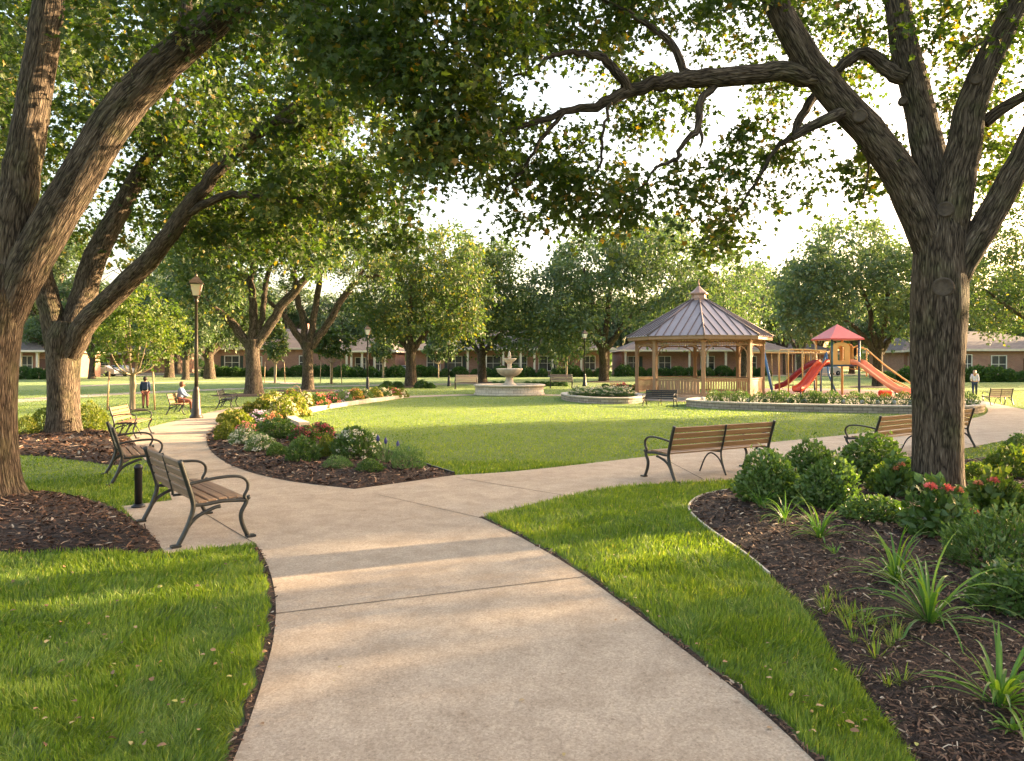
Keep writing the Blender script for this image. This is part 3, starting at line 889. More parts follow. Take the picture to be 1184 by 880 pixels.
def scatter_grass(name, n, r0, r1, inc, exc, seed, label, edge_keep=.045, hmul=1.0, wmul=1.0, zf=None):
    rng = np.random.RandomState(seed)
    X, Y, D = polar(rng, n, r0, r1)
    m = np.zeros(X.shape, bool)
    for p in inc: m |= in_poly(X, Y, p)
    for p in exc: m &= ~in_poly(X, Y, p)
    X, Y, D = X[m], Y[m], D[m]
    k = np.ones(len(X), bool)
    for p in exc: k &= edge_dist(X, Y, p) > edge_keep * rng.uniform(.2, 1.3, len(X))
    X, Y, D = X[k], Y[k], D[k]; n = len(X)
    tuft = vnoise(X, Y, .16, 3) * .6 + vnoise(X, Y, .5, 4) * .4
    Hh = (0.02 + .042 * rng.rand(n) ** 1.4 + .05 * tuft) * hmul
    W = np.clip(.0011 * D, .0042, .02) * rng.uniform(.7, 1.3, n) * wmul
    a = rng.uniform(0, 2 * np.pi, n) * .5 + vnoise(X, Y, .35, 8) * 9
    lean = np.abs(rng.normal(.35, .3, n)) + .35 * (vnoise(X, Y, .22, 9) > .62)
    dx, dy = np.cos(a), np.sin(a)
    f = rng.uniform(0, 2 * np.pi, n); sx, sy = np.cos(f), np.sin(f)
    z0 = np.zeros(n) if zf is None else zf(X, Y)
    V = np.zeros((n, 5, 3))
    for i, (t, w) in enumerate(((0, 1), (0, 1), (.55, .8), (.55, .8), (1, 0))):
        sg = -1 if i in (0, 2) else 1
        if i == 4: sg = 0
        bend = lean * Hh * t ** 1.6
        V[:, i, 0] = X + dx * bend + sg * sx * W * .5 * w
        V[:, i, 1] = Y + dy * bend + sg * sy * W * .5 * w
        V[:, i, 2] = z0 + Hh * (t - .22 * np.minimum(lean, 1.6) * t * t)
    b = np.arange(n)[:, None] * 5
    idx = np.concatenate([b + np.array([[0, 1, 3, 2]]), b + np.array([[2, 3, 4]])], 1).ravel()
    cnt = np.tile([4, 3], n)
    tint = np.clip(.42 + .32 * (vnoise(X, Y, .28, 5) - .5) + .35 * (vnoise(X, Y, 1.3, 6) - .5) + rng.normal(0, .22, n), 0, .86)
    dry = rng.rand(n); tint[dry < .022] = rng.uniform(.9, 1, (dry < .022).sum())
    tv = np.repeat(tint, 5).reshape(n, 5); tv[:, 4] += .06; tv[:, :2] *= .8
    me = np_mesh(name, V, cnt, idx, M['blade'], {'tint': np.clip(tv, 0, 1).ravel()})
    return tag(link(name, me), label, 'grass', None, 'stuff')

def scatter_chips(name, n, r0, r1, inc, exc, seed, label, zf, size=1.0, grow_d=.0012):
    rng = np.random.RandomState(seed)
    X, Y, D = polar(rng, n, r0, r1)
    m = np.zeros(X.shape, bool)
    for p in inc: m |= in_poly(X, Y, p)
    for p in exc: m &= ~in_poly(X, Y, p)
    X, Y, D = X[m], Y[m], D[m]; n = len(X)
    L = rng.uniform(.014, .06, n) * size * np.clip(D / 6, 1, 3); W = rng.uniform(.0035, .011, n) * size * np.clip(D / 5, 1, 4)
    a = rng.uniform(0, 2 * np.pi, n); ca, sa = np.cos(a), np.sin(a); ti = rng.normal(0, .3, n); ro = rng.normal(0, .5, n)
    cv = rng.normal(0, .25, n)
    Z = zf(X, Y) + rng.uniform(.004, .022, n)
    V = np.zeros((n, 6, 3))
    for i, (u, w) in enumerate(((-1, -1), (0, -1), (1, -.5), (1, .5), (0, 1), (-1, 1))):
        lx = u * L / 2; ly = w * W / 2 + (cv * L * .5 * (1 - u * u))
        V[:, i, 0] = X + ca * lx - sa * ly; V[:, i, 1] = Y + sa * lx + ca * ly
        V[:, i, 2] = Z + ti * lx + ro * w * W / 2 + (1 - u * u) * .003
    b = np.arange(n)[:, None] * 6
    idx = np.concatenate([b + np.array([[0, 1, 4, 5]]), b + np.array([[1, 2, 3, 4]])], 1).ravel()
    t = rng.rand(n); tint = np.where(t < .8, rng.uniform(0, .8, n), rng.uniform(.75, 1, n))
    me = np_mesh(name, V, np.tile([4, 4], n), idx, M['chip'], {'tint': np.repeat(tint, 6)})
    return tag(link(name, me), label, 'mulch', None, 'stuff')
# ================================================================== THE GROUND
sheet('ground', [(-200, -40), (200, -40), (200, 190), (-200, 190)], 0, M['lawn'])

c_left = curve([(236, 960), (262, 900), (288, 836), (306, 780), (316, 740), (319, 700), (314, 668), (305, 645), (297, 631)])
c_padn = curve([(297, 631), (270, 632), (240, 635), (212, 639), (192, 641)])
c_padl = curve([(190, 640), (178, 622), (152, 598), (141, 586)], 3)
c_padf = [gp(141, 586), gp(199, 579)]
c_up = curve([(199, 579), (190, 556), (170, 534), (154, 519), (150, 507), (162, 498), (185, 491), (217, 484), (238, 478), (262, 473), (290, 469), (330, 464)])
c_bedpath = curve([(285, 475), (262, 484), (246, 496), (239, 509), (247, 525), (276, 542), (330, 556), (410, 566)])
c_lawnfront = curve([(525, 550), (600, 545), (700, 534), (800, 522), (870, 514), (960, 505), (1040, 496), (1100, 488), (1136, 481), (1142, 473), (1132, 466), (1112, 461)])
c_right = curve([(1100, 458.5), (1120, 461), (1145, 465.5), (1186, 474), (1260, 487), (1330, 494)])
c_near = curve([(1330, 499), (1186, 507), (1110, 520), (1050, 529), (960, 541), (850, 555), (745, 561), (700, 566), (640, 578), (555, 599)])
c_strip = curve([(555, 599), (600, 621), (660, 656), (720, 699), (800, 760), (870, 815), (940, 880), (985, 930)])
walk_poly = ([(-1.75, -4), (-1.5, 1.5)] + c_left + c_padn[1:] + c_padl[1:] + c_padf[1:] + c_up[1:] + c_bedpath[:] + c_lawnfront + c_right + c_near[:] + c_strip[1:] + [(1.62, 1.5), (1.75, -4)])
sheet('garden_walk', walk_poly, .008, M['concrete'])

# joints cut across the slabs
def strip_between(a, b, w, z=.012, name='walk_joint'):
    a, b = Vector(a), Vector(b); t = (b - a).normalized(); nr = Vector((-t.y, t.x)) * w / 2
    sheet(name, [tuple(a + nr), tuple(a - nr), tuple(b - nr), tuple(b + nr)], z, M['joint'])
for a, b in (((319, 711), (676, 668)), ((297, 631), (232, 592)), ((438, 573), (557, 600)), ((528, 553), (655, 574)), ((273, 541), (199, 553)), ((236, 506), (155, 508)), ((760, 527), (815, 556)), ((925, 510), (1000, 535)), ((1060, 494), (1128, 516))):
    strip_between(gp(*a), gp(*b), .011 if a[1] > 560 else .016)

# far walks, road and plaza
def band(name, pix, w, z, mat):
    c = [Vector(p) for p in curve(pix, 5)]
    L, Rr = [], []
    for i, p in enumerate(c):
        t = (c[min(i + 1, len(c) - 1)] - c[max(i - 1, 0)]).normalized(); nr = Vector((-t.y, t.x)) * w / 2
        L.append(tuple(p + nr)); Rr.append(tuple(p - nr))
    poly = Rr + L[::-1]
    sheet(name, poly, z, mat)
    return poly
band('far_walk', [(-80, 471), (20, 463.5), (120, 456.5), (250, 450.5), (350, 447.5), (450, 445.2), (560, 443.4)], 2.4, .008, M['concrete'])
band('house_walk', [(80, 447), (220, 441.5), (300, 441), (345, 444)], 2.0, .008, M['concrete'])
back_walk = band('lawn_walk', [(430, 461.5), (480, 458.6), (550, 456.6), (640, 457), (700, 459)], 1.6, .008, M['concrete'])
sheet('road', [(-195, 112), (195, 112), (195, 120), (-195, 120)], .008, M['asphalt'])
for px in (118, 470, 968):
    x, y = gp(px, 435)
    sheet('driveway', [(x - 3.4, y + 1), (x + 3.4, y + 1), (x + 5, 111.9), (x - 2, 111.9)], .008, M['concrete'])

GZ = ((808 - CXP) / FPX * 40, 40.0)               # gazebo centre
plaza = [(GZ[0] + 5.4 * math.cos(a), GZ[1] + 5.0 * math.sin(a)) for a in [2 * math.pi * i / 28 for i in range(28)]]
sheet('gazebo_plaza', plaza, .012, M['concrete'])
play = curve([(866, 461), (940, 462.5), (1020, 463.5), (1060, 462.5), (1072, 459), (1060, 454), (1010, 451), (930, 449), (872, 449.5), (858, 455), (866, 461)])
sheet('playground_surface', play[:-1], .016, M['rubber'])

# beds
bed_mid = c_bedpath + curve([(410, 566), (470, 558), (525, 550)])[1:] + curve([(525, 550), (490, 539), (440, 521), (385, 504), (348, 494), (338, 488), (346, 480), (385, 472), (430, 465.5), (470, 460)])[1:] \
    + curve([(470, 460), (462, 456.5), (420, 457), (380, 459), (340, 464), (312, 468), (285, 475)])[1:-1]
bed_right_edge = curve([(1070, 900), (1010, 812), (968, 762), (944, 722), (908, 683), (862, 643), (822, 615), (800, 596), (797, 585), (810, 575), (835, 569), (862, 566)])
bed_right = [(1.95, 2.9)] + bed_right_edge + curve([(862, 566), (915, 556), (985, 546), (1060, 537), (1110, 532), (1200, 524), (1330, 514)])[1:] + [(9, 3), (4.5, 1.8)]
bed_left = curve([(-260, 590), (-120, 577), (-20, 571), (40, 570), (85, 574), (125, 586), (158, 605), (180, 624), (190, 640)]) + curve([(190, 640), (150, 640), (100, 637), (40, 640), (-30, 643), (-260, 650)])[1:]
bed_tree = curve([(20, 503), (60, 499), (110, 498), (143, 503), (158, 515), (152, 530), (135, 538), (100, 534), (60, 529), (22, 527), (-20, 530), (-60, 520), (-30, 508), (20, 503)])[:-1]

def mound(poly, h, slope=.28, amp=.02):
    def zf(X, Y):
        X = np.asarray(X, float); Y = np.asarray(Y, float)
        d = edge_dist(X, Y, poly)
        return .006 + h * (1 - np.exp(-d * slope / max(h, .01))) + amp * np.clip(d * 3, 0, 1) * (vnoise(X, Y, .3, 11) - .5) + amp * .6 * np.clip(d * 3, 0, 1) * (vnoise(X, Y, .09, 12) - .5)
    return zf
zf_right = mound(bed_right, .13); zf_mid = mound(bed_mid, .1); zf_left = mound(bed_left, .12); zf_tree = mound(bed_tree, .1)
def z_of(zf, x, y): return float(zf(np.array([x]), np.array([y]))[0])
def clip_poly(poly, ymax, n=None): return poly
sheet('planting_bed', bed_right, 0, M['mulch'], .12, zf_right)
sheet('planting_bed', bed_mid, 0, M['mulch'], .16, zf_mid)
sheet('planting_bed', bed_left, 0, M['mulch'], .12, zf_left)
sheet('planting_bed', bed_tree, 0, M['mulch'], .2, zf_tree)

# trodden soil strip between walk and turf
def offset_curve(c, w):
    P = [Vector(p) for p in c]; out = []
    for i, p in enumerate(P):
        t = (P[min(i + 1, len(P) - 1)] - P[max(i - 1, 0)]).normalized()
        out.append(tuple(p + Vector((-t.y, t.x)) * w * (0.8 + .4 * math.sin(i * 1.7))))
    return out
soil_l = c_left[:-1]; soil_r = c_strip
soil_l_poly = soil_l + offset_curve(soil_l, .055)[::-1]
soil_r_poly = soil_r + offset_curve(soil_r, .05)[::-1]
sheet('soil_edge', soil_l_poly, .004, M['mulch'])
sheet('soil_edge', soil_r_poly, .004, M['mulch'])

rings = []
def tree_ring(x, y, r, h=.08):
    poly = [(x + r * math.cos(a) * (1 + .06 * math.sin(3 * a + x)), y + r * math.sin(a)) for a in [2 * math.pi * i / 24 for i in range(24)]]
    sheet('mulch_ring', poly, 0, M['mulch'], r / 5, mound(poly, h))
    rings.append(poly)

walls_out = [walk_poly, bed_right, bed_mid, bed_left, bed_tree]
# grass: near beds, mid lawn
big = [[(-60, 1), (60, 1), (60, 75), (-60, 75)]]
far_ex = [plaza, play[:-1], back_walk]
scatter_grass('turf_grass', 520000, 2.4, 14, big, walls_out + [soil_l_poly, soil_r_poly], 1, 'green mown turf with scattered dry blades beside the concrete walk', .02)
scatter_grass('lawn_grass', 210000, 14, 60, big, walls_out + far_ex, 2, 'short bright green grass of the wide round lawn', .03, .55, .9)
nochip = [walk_poly]
scatter_chips('bark_mulch', 120000, 3.0, 16, [bed_right], nochip, 3, 'dark brown shredded bark mulch of the right planting bed', zf_right)
scatter_chips('bark_mulch', 110000, 7, 30, [bed_left, bed_mid, bed_tree], nochip, 4, 'dark brown shredded bark mulch around the left trees and flowers',
              lambda X, Y: np.where(in_poly(X, Y, bed_left), zf_left(X, Y), np.where(in_poly(X, Y, bed_mid), zf_mid(X, Y), zf_tree(X, Y))))
scatter_chips('edge_mulch', 60000, 3.2, 9, [soil_l_poly, soil_r_poly], nochip, 5, 'bark crumbs along the turf edge of the walk', lambda X, Y: X * 0 + .006, .9)

# edgings
sweep_wall([p for p in curve([(525, 549.4), (490, 538), (440, 520), (385, 503), (350, 494)])], .035, -.02, .055).build('lawn_edging', M['edging'])
tag(bpy.data.objects['lawn_edging'], 'thin black edging strip between flower bed and round lawn', 'edging')
o = sweep_wall(bed_right_edge[22:] , .02, -.02, .035).build('bed_edging', M['cap_stone']); tag(o, 'thin pale edging around the tip of the right shrub bed', 'edging')
o = sweep_wall(curve([(352, 495), (340, 489.5), (337, 485), (346, 479.5), (385, 471.5), (430, 465), (470, 459.5)], 8), .3, -.02, .17).build('stone_curb', M['stone_pale'])
tag(o, 'low pale stone curb curving between the flower bed and round lawn', 'curb')
for o in bpy.data.objects:
    if o.name.startswith(('planting_bed', 'soil_edge', 'mulch_ring')): o['kind'] = 'structure'

# ================================================================== STONE PLANTERS
def planter(name, outline, h, label, soilmat, cap=True):
    root = empty(name, (*outline[0], 0), 0, label, 'planter')
    ox, oy = outline[0]
    loc = [(x - ox, y - oy) for x, y in outline]
    sweep_wall(loc, .28, -.03, h - .05, True).build('wall', M['stone'], root)
    sweep_wall(loc, .34, h - .05, h, True).build('cap', M['cap_stone'], root)
    o = sheet('soil', loc, h - .06, soilmat, kind=None)
    if 'kind' in o: del o['kind']
    o.parent = root
    return root
pl1 = curve([(652, 461.5), (662, 464.3), (690, 466.8), (720, 467.2), (737, 466), (742, 463), (730, 460.2), (700, 458.8), (670, 459), (655, 460), (652, 461.5)])[:-1]
planter('stone_planter', pl1, .3, 'round grey stone planter of flowers on the lawn left of the gazebo', M['mulch'])
pl2 = curve([(797, 470), (830, 472.6), (900, 475.2), (960, 476.6), (1030, 478), (1100, 479), (1126, 478), (1134, 475), (1128, 471), (1100, 469.5), (1030, 468.5), (960, 467.5), (900, 466.8), (840, 466.5), (805, 467.6), (797, 470)])[:-1]
planter('stone_planter', pl2, .3, 'long curved grey stone planter of white stones in front of the playground', M['gravel'])

# ================================================================== BENCHES
def bench_parts(L, slat, iron, mid=True, metal=False):
    """the parts of a slatted bench; length along x, sitter faces -y"""
    parts = {}
    def prof(pts, r, x, sx=1.9, n=5):
        return [(x, y, z) for y, z in catmull(pts, n)], r
    sm = MB()
    for i, (y, z) in enumerate([(-.29, .425), (-.19, .445), (-.085, .447), (.02, .44), (.12, .43)]):
        sm.box((0, y, z), (L - .02, .088, .026), None, .006)
    bm = MB()
    tilt = Matrix.Rotation(R(-15), 3, 'X')
    for i in range(4):
        z = .525 + i * .098; y = .205 + (z - .44) * .27
        bm.box((0, y, z), (L - .02, .026, .084), tilt, .006)
    y = .205 + (.9 - .44) * .27
    parts['seat'] = sm.mesh('seat', slat); parts['backrest'] = bm.mesh('backrest', slat)
    def frame(arch=True):
        m = MB()
        back = [(.37, .0), (.345, .05), (.27, .2), (.215, .38), (.235, .52), (.3, .74), (.345, .885)]
        m.tube([(0, a, b) for a, b in catmull(back, 5)], .026, 6, sx=1.1)
        seatrail = [(.225, .41), (.1, .405), (-.08, .42), (-.24, .41), (-.335, .40)]
        m.tube([(0, a, b) for a, b in catmull(seatrail, 5)], .019, 6, sx=1.15)
        front = [(-.36, .0), (-.335, .04), (-.285, .16), (-.275, .27), (-.325, .37), (-.33, .415)]
        m.tube([(0, a, b) for a, b in catmull(front, 5)], .024, 6, sx=1.1)
        arc = [(.325, .1), (.2, .27), (.02, .355), (-.06, .37), (-.16, .35), (-.28, .2)]
        m.tube([(0, a, b) for a, b in catmull(arc[:4], 5)], .02, 6, sx=1.1)
        for y in (.385, -.375): m.box((0, y, .012), (.085, .1, .024), None, .008)
        m.tube([(0, -.335, .405), (0, -.36, .425), (0, -.35, .45)], .02, 6)
        return m
    parts['frame'] = frame().mesh('side_frame', iron)
    mm = MB()
    mm.tube([(0, a, b) for a, b in catmull([(.325, .02), (.25, .2), (.215, .38), (.255, .52), (.31, .74), (.34, .86)], 5)], .017, 6)
    mm.tube([(0, a, b) for a, b in catmull([(.225, .405), (0, .4), (-.3, .4)], 5)], .017, 6)
    mm.tube([(0, a, b) for a, b in catmull([(.3, .06), (.18, .27), (0, .36), (-.14, .27), (-.27, .02)], 5)], .014, 6)
    parts['mid'] = mm.mesh('middle_frame', iron)
    bs = MB()
    bs.tube([(0, a, b) for a, b in catmull([(.225, .41), (.235, .5), (.29, .72), (.325, .86)], 5)], .014, 6)
    bs.tube([(0, a, b) for a, b in catmull([(.225, .405), (0, .405), (-.3, .4)], 5)], .014, 6)
    parts['strap'] = bs.mesh('middle_strap', iron)
    am = MB()
    arm = [(.265, .63), (.12, .655), (-.08, .675), (-.25, .665), (-.335, .61), (-.345, .53), (-.31, .455), (-.325, .41)]
    am.tube([(0, a, b) for a, b in catmull(arm, 6)], .0165, 8, sx=1.5)
    parts['arm'] = am.mesh('armrest', iron)
    return parts
BP = {}
def bench(x, y, rz, label, L=1.6, slat='slat_grey', iron='iron', mid=True, sc=1.0, name='park_bench', group=None, z=.01):
    key = (L, slat, iron)
    if key not in BP: BP[key] = bench_parts(L, M[slat], M[iron])
    p = BP[key]
    root = empty(name, (x, y, z), rz, label, 'bench', group); root.scale = (sc,) * 3
    link('seat', p['seat'], None, root); link('backrest', p['backrest'], None, root)
    for s in (-1, 1):
        f = link('side_frame', p['frame'], None, root, (s * (L / 2 - .0), 0, 0))
        link('armrest', p['arm'], None, f)
    if mid: link('middle_frame' if mid is True else 'middle_strap', p['mid' if mid is True else 'strap'], None, root)
    return root
def bench_between(pa, pb, label, **k):
    """rear feet on the ground at two photo points"""
    sc = k.get('sc', 1.0)
    a, b = Vector(gp(*pa)), Vector(gp(*pb))
    t = (b - a); L = t.length / sc; t.normalize()
    rz = math.atan2(t.y, t.x)
    nr = Vector((-t.y, t.x))
    c = (a + b) / 2 - nr * .37 * sc
    return bench(c.x, c.y, rz, label, round(L, 2), **k)
BG = None
# left row; x axis from viewer's first to second foot with the sitter on the -y side
bench_between((205, 634), (165, 604), 'brown slatted bench with black iron arms on the concrete pad, nearest the viewer', slat='slat_grey', mid='strap')
bench_between((128, 562), (122, 549), 'weathered slatted bench seen from its end behind the nearest bench', slat='slat_grey', mid=False)
bench_between((125, 508), (145, 502), 'sunlit brown slatted bench beside the path below the staked young tree', slat='slat_warm', sc=.9)
b = bench_between((192, 480), (207, 476), 'small brown slatted bench that the seated person in blue uses', slat='slat_warm', sc=.85)
BENCH4 = b
bench_between((250, 473), (257, 470), 'small black iron bench on the grass right of the tall lamp', slat='iron_black', iron='iron_black', sc=.85)
bench_between((897, 546), (781, 559), 'long brown slatted bench seen from behind at the centre of the path', slat='slat_warm')
bench_between((1128, 518), (1020, 536), 'long brown slatted bench seen from behind, half hidden by the big right trunk', slat='slat_warm')
bench_between((1172, 469), (1146, 469), 'small brown slatted bench on the lawn near the walking person', slat='slat_pale', sc=.85)
bench_between((1218, 498), (1290, 500), 'bench cut off by the right edge with only its black arm showing', slat='slat_warm')
bench_between((748, 469), (783, 470), 'black iron bench facing the gazebo steps', slat='iron_black', iron='iron_black', sc=.8)
bench_between((527, 449.5), (552, 449.5), 'pinkish brown bench left of the stone fountain', slat='slat_pale', sc=1.15, mid=False)
bench_between((636, 448.5), (661, 448.5), 'pale brown bench behind and right of the stone fountain', slat='slat_grey', sc=1.15, mid=False)

# bollard
x, y = gp(160, 587)
rt = empty('bollard', (x, y, .008), 0, 'short black metal bollard standing behind the nearest bench', 'bollard')
MB().lathe([(.085, 0), (.085, .02), (.06, .035), (.05, .045)], 20).build('base_plate', M['iron_black'], rt)
MB().lathe([(.047, .04), (.047, .5), (.055, .505), (.055, .53), (.03, .56), (.0, .565)], 20).build('post', M['iron_black'], rt)

# ================================================================== LAMPS
def lamp(px, py, h, label, metal='lamp_metal', acorn=False, w=1.0):
    x, y = gp(px, py); rt = empty('street_lamp', (x, y, 0), .35, label, 'lamp', 'lamps in the park'); s = h / 5.0
    MB().lathe([(.26 * w, 0), (.26 * w, .06), (.22 * w, .1), (.2 * w, .14), (.2 * w, .3), (.17 * w, .36), (.15 * w, .8), (.12 * w, .95), (.125 * w, 1.0), (.09 * w, 1.06), (.085 * w, 1.1)], 20).xform(Matrix.Scale(s, 4)).build('base', M[metal], rt)
    MB().lathe([(.075 * w, 1.05), (.07 * w, 2.5), (.06 * w, 4.0), (.085 * w, 4.02), (.085 * w, 4.08), (.06 * w, 4.12), (.12 * w, 4.2), (.13 * w, 4.24)], 16).xform(Matrix.Scale(s, 4)).build('pole', M[metal], rt)
    ln = MB()
    if acorn:
        ln.lathe([(.09, 4.22), (.17, 4.3), (.2, 4.5), (.16, 4.7), (.06, 4.8)], 16).xform(Matrix.Scale(s, 4)).build('lantern_glass', M['lamp_glass'], rt)
        MB().lathe([(.08, 4.78), (.05, 4.86), (.0, 4.95)], 12).xform(Matrix.Scale(s, 4)).build('lantern_cap', M['lamp_cap'], rt)
        return rt
    ln.lathe([(.15, 4.24), (.27, 4.66)], 4, smooth=False, phase=math.pi / 4).xform(Matrix.Scale(s, 4))
    g = ln.build('lantern_glass', M['lamp_glass'], rt)
    f = MB()
    for k in range(4):
        a = math.pi / 4 + k * math.pi / 2
        f.tube([(.155 * math.cos(a), .155 * math.sin(a), 4.22), (.278 * math.cos(a), .278 * math.sin(a), 4.67)], .014, 4)
        b_ = a + math.pi / 2
        f.tube([(.278 * math.cos(a), .278 * math.sin(a), 4.66), (.278 * math.cos(b_), .278 * math.sin(b_), 4.66)], .018, 4)
        f.tube([(.155 * math.cos(a), .155 * math.sin(a), 4.24), (.155 * math.cos(b_), .155 * math.sin(b_), 4.24)], .014, 4)
    f.xform(Matrix.Scale(s, 4)).build('lantern_frame', M[metal], rt)
    c = MB().lathe([(.33, 4.67), (.33, 4.69), (.2, 4.82), (.09, 4.9), (.07, 4.93)], 4, smooth=False, phase=math.pi / 4).xform(Matrix.Scale(s, 4)).build('lantern_cap', M['lamp_cap'], rt)
    MB().lathe([(.07, 4.9), (.04, 4.94), (.05, 4.97), (.02, 5.0), (.0, 5.03)], 10).xform(Matrix.Scale(s, 4)).build('finial', M['lamp_cap'], c)
    return rt
lamp(227, 483.5, 4.9, 'tall brown lamp post with cream glass lantern beside the curving path on the left', w=.86)
lamp(425, 452.5, 4.35, 'black lamp post with lantern behind the flower bed, second from the left', 'iron_black', w=.8)
lamp(519, 446.5, 3.9, 'thin black lamp post with round white globe left of the fountain', 'iron_black', True, w=.85)
lamp(676, 446.5, 4.5, 'black lamp post with lantern between the fountain and the gazebo', 'iron_black', w=.85)

# ================================================================== FOUNTAIN
fx, fy = (589 - CXP) / FPX * 43.0, 43.0
rt = empty('stone_fountain', (fx, fy, 0), 0, 'pale stone fountain with two bowls in a round basin on the lawn', 'fountain')
MB().lathe([(2.08, 0), (2.08, .1), (2.0, .14), (2.0, .5), (1.7, .5), (1.7, .12), (0, .12)], 48).build('basin', M['stone_pale'], rt)
MB().lathe([(2.02, .505), (2.1, .53), (2.1, .6), (2.04, .62), (1.72, .62), (1.68, .6), (1.68, .505)], 48).build('basin_rim', M['fountain_stone'], rt)
MB().lathe([(1.7, .46), (0, .461)], 40).build('basin_water', M['water'], rt)
MB().lathe([(.42, .12), (.42, .6), (.32, .68), (.24, .78), (.2, .9), (.22, 1.0), (.3, 1.08)], 28).build('pedestal', M['fountain_stone'], rt)
MB().lathe([(.25, 1.06), (.5, 1.14), (.68, 1.3), (.74, 1.42), (.78, 1.48), (.78, 1.54), (.7, 1.55), (.64, 1.46), (.3, 1.36), (0, 1.34)], 36).build('lower_bowl', M['fountain_stone'], rt)
MB().lathe([(.16, 1.34), (.13, 1.55), (.12, 1.75), (.15, 1.86), (.24, 1.92), (.36, 2.02), (.42, 2.1), (.42, 2.14), (.37, 2.14), (.2, 2.06), (0, 2.05)], 28).build('upper_bowl', M['fountain_stone'], rt)
MB().lathe([(.1, 2.05), (.09, 2.2), (.13, 2.24), (.07, 2.3), (.09, 2.38), (.05, 2.5), (0, 2.6)], 16).build('finial', M['fountain_stone'], rt)

# ================================================================== GAZEBO
rt = empty('gazebo', (*GZ, 0), 0, 'octagonal wooden gazebo with grey metal roof beside the round lawn', 'gazebo')
A0 = -math.pi / 2 - R(10.5)
def ov(r, k, z): a = A0 + k * math.pi / 4; return Vector((r * math.cos(a), r * math.sin(a), z))
PR = 3.32
fl = MB(); fl.prism([tuple(ov(3.6, k, 0)[:2]) for k in range(8)], -.02, .14); fl.build('floor', M['concrete'], rt)
for k in range(8):
    p = ov(PR, k, 0); rot = Matrix.Rotation(A0 + k * math.pi / 4, 3, 'Z')
    m = MB(); m.box(p + Vector((0, 0, 1.62)), (.2, .2, 3.0), rot, .015); m.box(p + Vector((0, 0, .25)), (.25, .25, .22), rot, .01); m.box(p + Vector((0, 0, 2.98)), (.25, .25, .12), rot, .01)
    post = m.build('post', M['gazebo_wood'], rt)
    q = ov(PR, k + 1, 0); t = (q - p).normalized(); ln = (q - p).length; ang = math.atan2(t.y, t.x); rr = Matrix.Rotation(ang, 3, 'Z'); mid = (p + q) / 2
    # braces
    for s, o in ((1, p), (-1, q)):
        m = MB(); pts = []
        for j in range(7):
            a = j / 6 * math.pi / 2
            pts.append(o + t * s * (.12 + .62 * (1 - math.cos(a))) + Vector((0, 0, 2.2 + .58 * math.sin(a))))
        m.tube(pts, .04, 4, smooth=False); m.build('brace', M['gazebo_wood'], rt)
    # frieze
    m = MB(); m.box(mid + Vector((0, 0, 2.82)), (ln - .22, .07, .07), rr); m.box(mid + Vector((0, 0, 3.1)), (ln - .22, .12, .12), rr)
    n = 15
    for j in range(n): m.box(p + t * (.18 + (ln - .36) * (j + .5) / n) + Vector((0, 0, 2.95)), (.035, .035, .2), rr)
    m.build('frieze', M['gazebo_wood'], rt)
    # rails on all sides but the entrance
    if k != 6:
        m = MB(); m.box(mid + Vector((0, 0, 1.06)), (ln - .22, .12, .06), rr, .01); m.box(mid + Vector((0, 0, .97)), (ln - .22, .05, .08), rr); m.box(mid + Vector((0, 0, .3)), (ln - .22, .06, .08), rr)
        dense = k in (1, 7)
        n = 15 if not dense else 13
        for j in range(n): m.box(p + t * (.18 + (ln - .36) * (j + .5) / n) + Vector((0, 0, .63)), (.14 if dense else .045, .035, .62), rr)
        m.build('railing', M['gazebo_wood'], rt)
m = MB()
for k in range(8):
    p, q = ov(3.8, k, 3.17), ov(3.8, k + 1, 3.17)
    t = (q - p).normalized(); rr = Matrix.Rotation(math.atan2(t.y, t.x), 3, 'Z')
    m.box((p + q) / 2 + Vector((0, 0, .0)), ((q - p).length - .02, .06, .2), rr)
m.prism([tuple(ov(3.75, k, 0)[:2]) for k in range(8)], 3.12, 3.16)
m.build('fascia', M['gazebo_wood'], rt)
roof = MB(); seam = MB()
for k in range(8):
    a, b = ov(3.9, k, 3.26), ov(3.9, k + 1, 3.26); c, d = ov(.42, k + 1, 5.28), ov(.42, k, 5.28)
    roof.slab([a, b, c, d], .04)
    seam.tube([a + Vector((0, 0, .03)), d + Vector((0, 0, .03))], .05, 6)
    nr = (b - a).cross(d - a).normalized()
    for j in range(1, 7):
        f = j / 7; s0 = a.lerp(b, f)
        # standing seams run straight up the slope, perpendicular to the eave, until they meet a hip
        up = ((c + d) / 2 - (a + b) / 2); ul = up.copy(); g = min(1.0, 2 * min(f, 1 - f) * (3.9 / (3.9 - .42)))
        seam.slab([s0 + nr * .045 - (b - a).normalized() * .014, s0 + nr * .045 + (b - a).normalized() * .014, s0 + ul * g + nr * .045 + (b - a).normalized() * .014, s0 + ul * g + nr * .045 - (b - a).normalized() * .014], .05)
ro = roof.build('roof', M['roof_metal'], rt)
seam.build('roof_seam', M['roof_seam'], ro)
cu = MB().lathe([(.44, 5.22), (.44, 5.34), (.4, 5.38), (.38, 5.58), (.5, 5.6), (.5, 5.66), (.28, 5.82), (.08, 6.02), (.05, 6.05)], 8, smooth=False, phase=A0).build('cupola', M['copper'], rt)
MB().lathe([(.05, 6.0), (.035, 6.1), (.05, 6.14), (.015, 6.2), (.01, 6.42), (0, 6.45)], 10).build('finial', M['copper'], cu)

